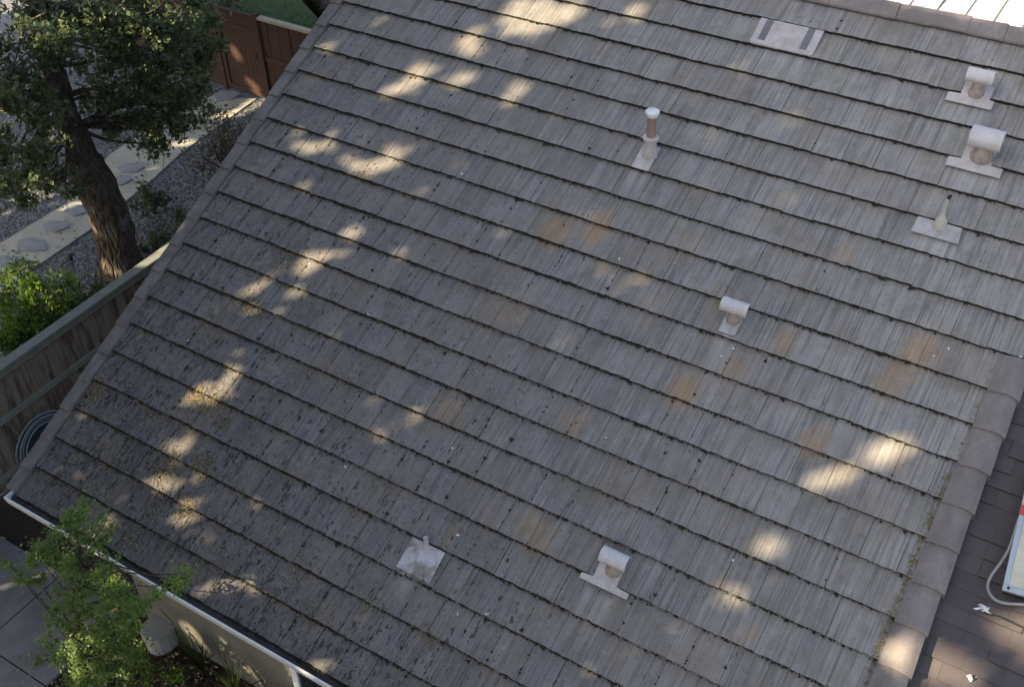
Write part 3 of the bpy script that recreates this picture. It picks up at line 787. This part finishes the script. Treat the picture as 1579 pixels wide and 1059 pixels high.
# ================================================================== MOSS AND LITTER ON THE ROOF
def pos_on_tiles(u, v):
    kf = np.floor(v / EXP); fr_ = v - kf * EXP
    return -.041 * fr_ / EXP
pts = []
for k in range(-1, 22):
    n_ = int(1300 if k < 13 else 900)
    u = rng.uniform(0, 8.2, n_ * 2); age_shade = np.array([age_shade_at(a, k * EXP) for a in u])
    keep = rng.random(len(u)) < (.25 + .75 * age_shade ** 1.2) * (.35 + .65 * (np.sin(u * 2.1 + k) * .5 + .5))
    u = u[keep]; pts.append(np.stack([u, k * EXP + rng.normal(0, .006, len(u)) - .006, np.full(len(u), -.022)], 1))
    off = .06 if k % 2 == 0 else .21
    for j in range(28):
        uu = off + TW * j; a = age_shade_at(uu, k * EXP)
        if rng.random() < .15 + a * .8:
            n2 = int(rng.integers(3, 12) * (.4 + a)); vv = k * EXP + rng.uniform(.02, .34, n2)
            pts.append(np.stack([uu + rng.normal(0, .004, n2), vv, pos_on_tiles(uu, vv) + .001], 1))
P = np.concatenate(pts); P = P[(P[:, 1] < 7.6) & (P[:, 0] > .0)]
mv = []
for p in P:
    r = .004 + rng.gamma(1.4, .0042); hgt = r * .7
    a0 = rng.uniform(0, 6)
    q = [(p[0] + r * math.cos(a0 + i * 2.094), p[1] + r * math.sin(a0 + i * 2.094), p[2]) for i in range(3)]
    top = (p[0], p[1], p[2] + hgt)
    mv += [(q[0], q[1], top), (q[1], q[2], top), (q[2], q[0], top)]
mo = np_mesh('roof_moss', np.array(mv), 3, MT['moss']); roofobj(mo)
tag(mo, 'dark moss tufts along the tile courses and joints', 'moss', kind='stuff')
# litter: clusters caught on the tiles
cl = [(145,600,.16,160),(130,590,.1,80),(320,620,.18,150),(300,610,.12,90),(345,650,.12,60),(255,720,.22,150),(310,715,.14,90),(290,780,.14,80),(170,700,.25,60),(235,780,.2,50),(440,395,.3,120),(475,470,.2,40),(380,466,.15,60),(400,480,.1,40),
      (560,930,.15,40),(660,985,.14,50),(350,855,.2,50),(460,880,.2,40),(415,920,.12,40),(480,940,.14,40),(580,750,.3,40),(700,890,.4,30),(540,600,.3,60),(340,500,.35,50),(220,640,.3,60),(650,480,.8,70),(900,700,1.0,50),(140,760,.2,50),(200,840,.15,70),(170,815,.1,60),(560,270,.15,25)]
pts = []
for x, y, r, n_ in cl:
    u, v = roofuv(x, y); n_ = int(n_ * 2.4); q = rng.normal(size=(n_, 2)) * r * .5 + (u, v); pts.append(q)
for v in np.arange(1.2, 3.4, .02):                  # grit caught along the barrel trim
    q = rng.normal(size=(int(rng.integers(1, 9)), 2)) * (.016, .012) + (8.105, v); pts.append(q)
for v in np.arange(3.4, 4.4, .05): pts.append(rng.normal(size=(2, 2)) * (.01, .015) + (8.12, v))
for k in range(0, 17):
    for q in range(int(rng.integers(9, 20))):
        uc = rng.gamma(1.6, 1.6); n_ = int(rng.integers(3, 26) * (.25 + age_shade_at(uc, k * EXP)))
        pts.append(np.stack([uc + rng.normal(0, .10, n_), k * EXP - .008 - np.abs(rng.normal(0, .016, n_))], 1))
P2 = np.concatenate(pts); P2 = P2[(P2[:, 0] > .02) & (P2[:, 1] > -.3) & (P2[:, 0] < 8.13)]
P3 = np.stack([P2[:, 0], P2[:, 1], pos_on_tiles(P2[:, 0], P2[:, 1]) + .006], 1)
lo = np_mesh('leaf_litter', leaf_quads(P3, .028, .34, (0, 0, 1), .5, .7), 4, MT['litter']); roofobj(lo)
tag(lo, 'dry tan leaves and grit scattered on the roof tiles', 'leaf litter', kind='stuff')
# pale chips
P2 = np.array([roofuv(x, y) for x, y in [(290,525),(440,403),(475,405),(568,485),(706,824),(705,943),(753,946),(1440,548),(1463,535),(1113,548),(1130,535),(955,398),(712,268),(933,675),(1130,862),(530,717),(697,690),(1575,550)]])
P3 = np.stack([P2[:, 0], P2[:, 1], pos_on_tiles(P2[:, 0], P2[:, 1]) + .008], 1)
P3 = np.concatenate([P3, P3 + rng.normal(size=P3.shape) * (.006, .006, .001)])
ch = np_mesh('pale_chips', leaf_quads(P3, .022, .7, (0, 0, 1), .7), 4, MT['white']); roofobj(ch)
tag(ch, 'tiny pale chips and petals scattered on the roof tiles', 'debris', kind='stuff')

# ================================================================== SIDE FENCE
fe = empty('board_fence', (XF, 0, 0)); tag(fe, 'weathered grey board fence with a flat cap rail running beside the roof', 'fence')
ZT = 1.83
mb = MB(); mb.box(-.09, .07, -4, 8.2, ZT - .045, ZT); mb.build('cap_rail', MT['cap'], fe, bevel=.005)
mb = MB(); mb.box(.006, .042, -4, 8.2, ZT - .15, ZT - .048); mb.box(.004, .044, -4, 8.2, 1.03, 1.12); mb.box(.004, .044, -4, 8.2, .2, .29); mb.build('rail', MT['cap'], fe, bevel=.004)
NB = 0
y = -1.6
while y < 6.4:
    wd = .14; mb = MB(); j = rng.normal() * .004; lean = rng.normal() * .004
    mb.box(-.018 + j, .001 + j, y, y + wd - .006, .03, ZT - .05)
    mb.build('board', MT['wood'], fe); y += wd
for yy in (-2.2, .2, 2.6, 5.0, 7.4):
    mb = MB(); mb.box(-.11, -.02, yy, yy + .09, 0, ZT - .05); mb.build('post', MT['wood'], fe)
# hose coil hanging on the fence
hx = XF + .12; hc = np.array([hx, 1.55, .35])
hc = np.array([XF + .13, 1.62, .42])
hr = empty('garden_hose', tuple(hc)); tag(hr, 'grey blue garden hose coiled beside the fence at the eave corner', 'garden hose')
for i, (r, dx) in enumerate(((.44, 0), (.40, .03), (.345, .01), (.31, .035))):
    mb = MB(); mb.tube([(dx + .01 * math.sin(3*a), r * math.cos(a) * 1.05, r * math.sin(a)) for a in np.linspace(0, 2*math.pi, 49)], .013, 8, cap=False)
    mb.build('hose_loop', MT['hose'], hr, smooth=True)
mb = MB(); mb.lathe([(.29, -.02), (.29, .03), (.05, .035), (.05, .08), (.0005, .08)], (1, 0, 0), k=28); mb.build('reel_plate', MT['hose_dark'], hr, smooth=True)

# ================================================================== GATE AND ITS FENCE
gx0_, gx1_ = -8.36, -7.27
gt = empty('wooden_gate', ((gx0_ + gx1_) / 2, YF, 0)); tag(gt, 'dark red brown wooden gate with board panel at the end of the path', 'gate')
hw = (gx1_ - gx0_) / 2
mb = MB()
for a in ((-hw, -hw + .1, .06, 1.86), (hw - .1, hw, .06, 1.86), (-hw + .1, hw - .1, 1.50, 1.60), (-hw + .1, hw - .1, .06, .18), (-hw, hw, 1.862, 1.90)):
    mb.box(a[0], a[1], -.045 if a[3] < 1.87 else -.06, .0, a[2], a[3])
mb.build('gate_frame', MT['redwood'], gt, bevel=.005)
mb = MB(); x = -hw + .1
while x < hw - .11: mb.box(x, x + .113, -.018, .0, .18, 1.5, mi=0); x += .118
mb.box(-hw + .1, hw - .1, -.02, 0, 1.60, 1.86); mb.build('board_panel', MT['redwood'], gt)
mb = MB(); mb.box(hw - .09, hw - .06, -.06, -.046, .95, 1.1); mb.build('latch', MT['dark'], gt)
gf = empty('redwood_fence', (-7.2, YF, 0)); tag(gf, 'red brown fence panel with a sunlit-toned cap rail between the gate and the roof', 'fence')
mb = MB(); mb.box(0.02, 6.5, -.06, .07, 1.84, 1.90); mb.build('cap_rail', MT['capsun'], gf, bevel=.006)
mb = MB(); mb.box(.1, 6.5, -.05, -.01, .95, 1.06); mb.box(.1, 6.5, -.05, -.01, .1, .2); mb.build('rail', MT['redwood'], gf, bevel=.004)
mb = MB(); x = .1
while x < 6.4: mb.box(x, x + .14, -.008 + rng.normal() * .003, .012, .04, 1.838); x += .146
mb.build('board_panel', MT['redwood'], gf)
mb = MB(); mb.box(-.06, .06, -.07, .05, 0, 1.95); mb.build('post', MT['redwood'], gf, bevel=.006)
gl = empty('shaded_fence', (gx0_ - .06, YF, 0)); tag(gl, 'dark brown fence in deep shade left of the gate, behind the oak leaves', 'fence')
mb = MB(); mb.box(-.06, .04, -.06, .05, 0, 1.93); mb.build('post', MT['redwood'], gl)
mb = MB(); x = -3.6
while x < -.2: mb.box(x, x + .14, -.008, .012, .04, 1.8); x += .146
mb.build('board_panel', MT['redwood'], gl)
mb = MB(); mb.box(-3.6, -.06, -.05, .05, 1.81, 1.86); mb.build('cap_rail', MT['redwood'], gl)

# extra gaps for the garden on the left
def Y(x, y, yy):
    d = ray(x, y); return CAM + d * (yy - CAM[1]) / d[1]
extra = [((-7.98, YF, 1.05), .07), ((-7.94, YF, .85), .07), ((-7.55, YF, .2), .10), ((-7.4, 10.8, .05), .15), ((-7.6, 10.2, .05), .14)]
for x, y, z, r in [(160,25,4.9,.36),(130,35,4.8,.32),(190,28,4.9,.26),(290,25,4.5,.24),(25,5,5.2,.34),(60,18,5.2,.2),(88,72,4.3,.16),(100,215,3.0,.2),(65,285,2.6,.16),(155,195,2.8,.14),(150,352,1.0,.10),(178,415,.3,.08),(240,110,3.6,.1)]:
    extra.append((tuple(atz(x, y, z)), r))
for x, y, r in [(285,222,.12),(395,160,.12),(50,302,.16),(112,318,.10)]: extra.append((tuple(atz(x, y, .03)), r))
YLIT = [(160, 900, -.85), (132, 985, -.9), (200, 1040, -.8), (232, 1030, -.8), (85, 865, -.7), (215, 895, -.7)]
for x, y, yy in YLIT: extra.append((tuple(Y(x, y, yy)), .07))
for x, y, r in [(297,972,.08),(305,986,.07),(362,1010,.10),(378,1025,.10),(398,1042,.11),(350,1002,.07)]:
    extra.append((tuple(Y(x, y, .38)), r))
for x, y, r in [(30,955,.06),(15,970,.05),(48,945,.05),(50,900,.07),(35,925,.05)]: extra.append((tuple(atz(x, y, .05)), r))
for x, y in ((20, 440), (60, 430), (50, 460), (90, 450)): extra.append((tuple(atz(x, y, 1.4)), .16))
for yy in (4.2, 4.5): extra.append(((XF, yy, ZT), .12))
for yy, z in ((3.2, 1.45), (2.6, 1.3), (3.5, 1.2)): extra.append(((XF, yy, z), .04))
LITP = np.concatenate([LITP, np.array([e_[0] for e_ in extra])]); LITR = np.concatenate([LITR, np.array([e_[1] for e_ in extra])]); LITC = np.concatenate([LITC, np.ones(len(extra))])

# ================================================================== OAK
base = atz(187, 418)
oak = empty('oak_tree', tuple(base)); tag(oak, 'leaning oak with dark trunk and dense dark green crown beside the garden path', 'tree')
def O(x, y, z): return atz(x, y, z) - base
tp = [O(190, 425, -.15), O(186, 400, .3), O(172, 345, 1.0), O(150, 290, 1.75), O(128, 245, 2.2), O(108, 195, 2.7), O(92, 150, 3.2), O(80, 105, 3.6), O(70, 55, 4.1), O(58, 0, 4.7), O(45, -80, 5.4), O(30, -170, 6.2)]
tr_ = [.44, .34, .30, .31, .24, .20, .18, .165, .15, .13, .10, .06]
# finer, gnarled trunk
mb = MB(); fine_p = []; fine_r = []
for i in range(len(tp) - 1):
    for s in range(5):
        t_ = s / 5; fine_p.append(tp[i] * (1 - t_) + tp[i+1] * t_ + rng.normal(size=3) * .012); fine_r.append((tr_[i] * (1 - t_) + tr_[i+1] * t_) * (1 + rng.normal() * .03))
fine_p.append(tp[-1]); fine_r.append(tr_[-1])
k = 30; rr = []
for i, p in enumerate(fine_p):
    t_ = Vector(fine_p[min(i+1, len(fine_p)-1)] - fine_p[max(i-1, 0)]).normalized(); a = Vector((0, 1, 0)) - t_ * t_.y; a.normalize(); b = t_.cross(a)
    rr.append([Vector(p) + (a * math.cos(2*math.pi*j/k) + b * math.sin(2*math.pi*j/k)) * fine_r[i] * (1 + .07 * math.sin(j * 2 * math.pi / k * 3 + i * .12) + .05 * math.sin(j * 2 * math.pi / k * 5 - i * .2) + rng.normal() * .018) for j in range(k)])
mb.rings(rr, True, True)
mb.build('trunk', MT['bark'], oak, smooth=True)
clumps = []
for x, y, z, r in [(20,40,4.6,.6),(15,110,4.2,.65),(30,175,3.6,.6),(10,240,3.1,.6),(55,215,3.1,.45),(45,270,2.5,.42),(80,265,2.3,.34),(100,285,2.0,.3),(15,290,2.4,.4),(70,20,5.0,.5),(115,15,4.8,.45),
                   (165,30,4.6,.42),(140,38,4.5,.32),(190,25,4.6,.45),(230,20,4.6,.5),(265,25,4.4,.5),(300,20,4.0,.42),(310,50,3.6,.38),(290,75,3.5,.42),
                   (165,75,4.0,.33),(190,90,3.8,.42),(225,75,4.0,.5),(255,60,3.8,.45),(215,120,3.4,.5),(180,130,3.2,.42),(250,115,3.3,.5),(290,120,3.0,.45),(305,145,2.6,.38),(150,150,3.0,.35),
                   (200,160,2.8,.45),(240,165,2.8,.45),(275,170,2.4,.42),(215,200,2.3,.38),(250,195,2.2,.36),(190,190,2.3,.33),(242,228,1.8,.2),(285,195,2.1,.28),(160,185,2.5,.28),(120,90,3.6,.28),(60,90,4.1,.4),(45,140,3.8,.4),(85,40,4.5,.4)]:
    clumps.append((O(x, y, z), r))
bm_ = MB()
for c_, r in clumps[::1]:
    d = [np.linalg.norm(c_ - p) for p in tp[5:]]; s_ = tp[5 + int(np.argmin(d))]
    limb(bm_, s_, c_, .036, .010, .1, 5, 6)
    for q in range(3):
        limb(bm_, c_, c_ + rng.normal(size=3) * r * .6, .014, .004, .1, 3, 4)
bm_.build('branches', MT['bark'], oak, smooth=True)
Pk = clump_points(clumps, 900, 26, .062) 
keep = sunfilter(Pk + base, -.03, .28); Pk = Pk[keep]
np_mesh('crown', leaf_quads(Pk, .085, .6, (-.2, -.3, 1), .35), 4, MT['oak'], oak)

# second tree on the lawn: leaning trunk at the rake, crown above the frame
b2 = atz(520, 40); t2 = empty('lawn_tree', tuple(b2)); tag(t2, 'dark trunk of a tree on the lawn beyond the roof corner, crown out of frame', 'tree')
e1 = atz(480, -5, 1.4) - b2; e2 = atz(455, -90, 3.4) - b2
mb = MB(); mb.tube([(0, 0, -.1), tuple(e1 * .5 + (.05, 0, 0)), tuple(e1), tuple(e2)], [.30, .24, .22, .16], 14); mb.build('trunk', MT['bark'], t2, smooth=True)
cs = [(e2 + np.array([a, b, c]), r) for a, b, c, r in ((0, 0, .8, 1.1), (-1.1, .6, 1.2, 1.0), (1.0, .7, 1.4, 1.0), (.1, -.4, 2.0, 1.1), (-.4, 1.3, 1.9, 1.0))]
np_mesh('crown', leaf_quads(clump_points(cs, 500, 30, .12), .11, .6), 4, MT['oak'], t2)

# ================================================================== SHRUBS
def shrub(name, bx, by, cl, n, size, mat, label, cat='shrub', twigs=30, spread=.06, stems=True, flat=.8, bz=0.0, aspect=.5, group=None):
    bse = atz(bx, by, bz) if bz is not None else np.array([bx, by, 0]); o = empty(name, tuple(bse)); tag(o, label, cat, group)
    cs = [(atz(x, y, z) - bse, r) for x, y, z, r in cl]
    if stems:
        mb = MB()
        for c_, r in cs:
            limb(mb, (0, 0, 0), c_, .022, .008, .08, 5, 6)
            for q in range(4): limb(mb, c_ * .7, c_ + rng.normal(size=3) * r * .7, .008, .003, .1, 3, 4)
        mb.build('stems', MT['bark'], o, smooth=True)
    P = clump_points(cs, n, twigs, spread, flat)
    P = P[(P + bse)[:, 2] > .03]
    np_mesh('foliage', leaf_quads(P, size, aspect, (0, 0, 1), .35), 4, mat, o); return o
shrub('leafy_shrub', 238, 330, [(238,318,.35,.33),(222,305,.5,.26),(262,322,.3,.28),(222,285,.8,.17),(245,298,.6,.2)], 700, .075, MT['darkleaf'], 'small dark green bush on the gravel just right of the oak trunk')
shrub('airy_shrub', 345, 262, [(345,235,.6,.42),(325,215,.9,.32),(360,205,.8,.34),(335,190,1.1,.28),(310,240,.6,.3),(350,180,1.2,.24),(320,262,.4,.28),(370,235,.5,.3)], 380, .075, MT['drybush'], 'loose olive brown shrub against the roof edge below the gate', twigs=36, spread=.09)
shrub('low_shrub', 240, 385, [(242,372,.3,.3),(255,360,.4,.25),(232,360,.3,.2)], 600, .07, MT['darkleaf'], 'low dark plant tucked between the oak trunk and the fence cap')
shrub('fern_shrub', 45, 520, [(20,445,1.3,.34),(50,425,1.4,.25),(75,440,1.3,.26),(100,432,1.2,.16),(20,480,1.1,.34),(60,470,1.15,.32),(95,465,1.0,.22),(10,510,1.0,.34),(50,500,1.0,.3),(-10,450,1.3,.4),(115,462,.9,.16),(30,410,1.5,.13)], 900, .085, MT['fern'], 'bright green feathery shrub behind the fence at the left border', aspect=.3, twigs=42)
shrub('hedge_bush', 130, 470, [(120,462,.9,.26),(90,482,.9,.30),(148,440,.8,.2),(60,505,.9,.3),(30,520,.9,.3),(5,535,.9,.3),(100,460,.7,.3),(60,480,.7,.34),(20,500,.7,.36)], 1300, .06, MT['hedge'], 'dark green undergrowth along the far side of the grey fence cap')
shrub('gate_plant', 400, 115, [(445,95,.7,.28),(430,110,.5,.22),(455,85,.9,.2)], 500, .08, MT['fern'], 'yellow green plant between the redwood fence and the roof edge')
shrub('grey_bush', 350, 5, [(350,-5,.5,.4),(335,5,.4,.3),(370,0,.4,.3)], 500, .07, MT['drybush'], 'grey green bush on the lawn just beyond the gate top')
shrub('back_shrub', 150, 5, [(160,-10,1.0,.8),(90,-10,1.0,.8),(40,0,1.0,.9),(220,-15,1.0,.8),(280,0,1.,.8)], 350, .09, MT['darkleaf'], 'dark bush mass behind the oak crown at the top left border')
# young tree by the gutter
yb_ = atz(165, 1075, 0.0)
yb_ = np.array([.15, -.72, 0.0])
def Y(x, y, yy):
    d = ray(x, y); return CAM + d * (yy - CAM[1]) / d[1]
yt = empty('young_tree', tuple(yb_)); tag(yt, 'young bright green tree reaching over the white gutter at the lower left', 'tree')
ycl = []
for x, y, yy, r in [(120,790,-.75,.14),(115,815,-.75,.17),(140,835,-.8,.15),(70,835,-.7,.14),(60,855,-.6,.13),(95,865,-.7,.18),(130,880,-.8,.18),(165,870,-.85,.13),(185,905,-.8,.15),(60,890,-.6,.13),(30,885,-.6,.1),(110,915,-.75,.2),
                    (150,930,-.8,.2),(185,940,-.8,.17),(265,895,-.85,.10),(285,885,-.9,.08),(240,905,-.85,.08),(215,930,-.8,.12),(100,950,-.75,.18),(140,970,-.8,.22),(180,980,-.8,.2),(110,1000,-.8,.17),(75,990,-.7,.12),(55,1015,-.7,.09),(140,1020,-.8,.22),(180,1030,-.8,.2),(150,1055,-.8,.22),(120,1050,-.8,.16),(90,1010,-.75,.12),(165,800,-.8,.07),
                    (15,870,-.6,.07),(205,1000,-.75,.12),(200,960,-.8,.14)]:
    ycl.append((Y(x, y, yy) - yb_, r))
mb = MB(); top = Y(125, 860, -.78) - yb_
mb.tube([(0, 0, 0), tuple(top * .35 + (.03, .02, 0)), tuple(top * .7), tuple(top)], [.035, .028, .02, .010], 10)
mb.build('trunk', MT['bark'], yt, smooth=True)
mb = MB()
for c_, r in ycl:
    t_ = min(.95, max(.2, c_[2] / top[2] - .12)); limb(mb, top * t_, c_, .010, .004, .08, 4, 5)
mb.build('branches', MT['bark'], yt, smooth=True)
Pk = clump_points(ycl, 4300, 170, .030); np_mesh('crown', leaf_quads(Pk, .040, .5, (-.2, -.3, 1), .35), 4, MT['young'], yt)
YLIT = [(160, 900, -.85), (132, 985, -.9), (200, 1040, -.8), (232, 1030, -.8), (85, 865, -.7), (215, 895, -.7)]
# strap-leaved plants against the wall
def straps(x, y, n, L, lab):
    bse = np.array([x, y, 0]); o = empty('strap_plant', (x, y, 0)); tag(o, lab, 'plant', 'strap leaved plants along the front wall'); qs = []
    for i in range(n):
        a = rng.uniform(0, 6.28); l = L * rng.uniform(.6, 1.1); w = rng.uniform(.012, .02); lean = rng.uniform(.15, .7); prev = None
        for s in range(6):
            t_ = s / 5; r_ = lean * l * t_ ** 1.6; z_ = l * (t_ - .35 * lean * t_ ** 2)
            c_ = np.array([math.cos(a) * r_, math.sin(a) * r_, z_]); c_[1] = min(c_[1], .30 - y)
            sd = np.array([-math.sin(a), math.cos(a), 0]) * w * (1 - t_ * .85)
            if prev is not None: qs.append([prev[0], prev[1], c_ + sd, c_ - sd])
            prev = (c_ - sd, c_ + sd)
    np_mesh('leaves', np.array(qs), 4, MT['strap'], o)
straps(1.35, .18, 26, .95, 'strap leaved plant against the beige wall nearest the pale box')
straps(1.95, .12, 46, .85, 'strap leaved plant against the beige wall between the pale box and the glass door')
straps(2.45, .10, 60, .7, 'strap leaved plant against the beige wall beside the glass door')
shrub('flowering_shrub', 235, 1050, [(235,1035,.5,.2),(260,1050,.5,.2),(205,1045,.6,.2),(225,1010,.5,.12),(215,985,.6,.12)], 1000, .045, MT['fern'], 'low yellow green shrub in the mulch below the beige wall', spread=.05)
# pale box by the wall
ub = empty('utility_box', (.62, .23, 0)); tag(ub, 'pale grey rounded box standing in the mulch against the beige wall', 'utility box')
mb = MB(); prf = [(-.17, .14), (-.17, -.03), (-.12, -.12), (-.04, -.16), (.06, -.15), (.13, -.09), (.17, 0), (.17, .14)]
mb.prism(prf, 0, .30); mb.build('body', MT['plastic'], ub, bevel=.02)
mb = MB(); mb.prism([(x * 1.06, y * 1.06) for x, y in prf], .301, .33); mb.build('lid', MT['plastic'], ub, bevel=.01)
# path light
q = atz(114, 412); pl_ = empty('path_light', tuple(q)); tag(pl_, 'small black path light standing in the gravel left of the oak trunk', 'path light')
mb = MB(); mb.tube([(0, 0, 0), (0, 0, .24)], .012, 8); mb.build('stake', MT['cable'], pl_)
mb = MB(); mb.lathe([(.035, .16), (.035, .24), (.075, .25), (.03, .29)], k=16); mb.build('lamp_head', MT['cable'], pl_, smooth=True)

# ================================================================== BIG TREES OFF CAMERA (unseen, crowns shaped to shade the roof)
SH = np.array([HX, HY, 0]); SH /= np.linalg.norm(SH); SS = np.array([SH[1], -SH[0], 0]); TAN = math.tan(SUN_EL)
D0 = -9.0
trees = [(-15.5, 4.6, 'tall broad tree in the front yard, leftmost of the row out of frame'), (-8.0, 4.8, 'tall broad tree in the front yard, second of the row out of frame'),
         (-.8, 4.8, 'tall broad tree in the front yard, third of the row out of frame'), (6.4, 4.6, 'tall broad tree in the front yard, rightmost of the row out of frame')]
for s0, hwid, lab in trees:
    bp = SH * (D0 + rng.uniform(-.6, .6)) + SS * s0
    o = empty('shade_tree', (bp[0], bp[1], 0)); tag(o, lab, 'tree', 'tall trees shading the roof')
    mb = MB(); mb.tube([(0, 0, -.1), (.1, 0, 3), (-.1, .1, 8), (0, 0, 14), (.1, .1, 18)], [.5, .4, .34, .2, .06], 12)
    for i in range(26):
        z0_ = rng.uniform(4, 16); a = rng.uniform(0, 6.28); L_ = rng.uniform(1.5, 3.4)
        limb(mb, (0, 0, z0_), (math.cos(a) * L_, math.sin(a) * L_, z0_ + rng.uniform(.5, 1.8)), .09, .02, .1, 5, 6)
    mb.build('trunk', MT['bark'], o, smooth=True)
    z_lo, z_hi = 4.2, 20.5
    N = 29000
    tt = rng.uniform(z_lo, z_hi, N); ss = rng.uniform(-hwid, hwid, N); dd = rng.uniform(-1, 1, N) * 2.6
    wz = np.sqrt(np.clip(1 - ((tt - 11.5) / 10.0) ** 4, .05, 1))
    P = SH[None, :] * dd[:, None] + SS[None, :] * (ss * wz)[:, None] + np.array([0, 0, 1.0])[None, :] * (tt + dd * -TAN)[:, None]
    Pw = P + np.array([bp[0], bp[1], 0]); kp = sunfilter(Pw, .085); P = P[kp]
    np_mesh('crown', leaf_quads(P, .30, .62, tuple(-SUND), .6), 4, MT['oakfar'], o)
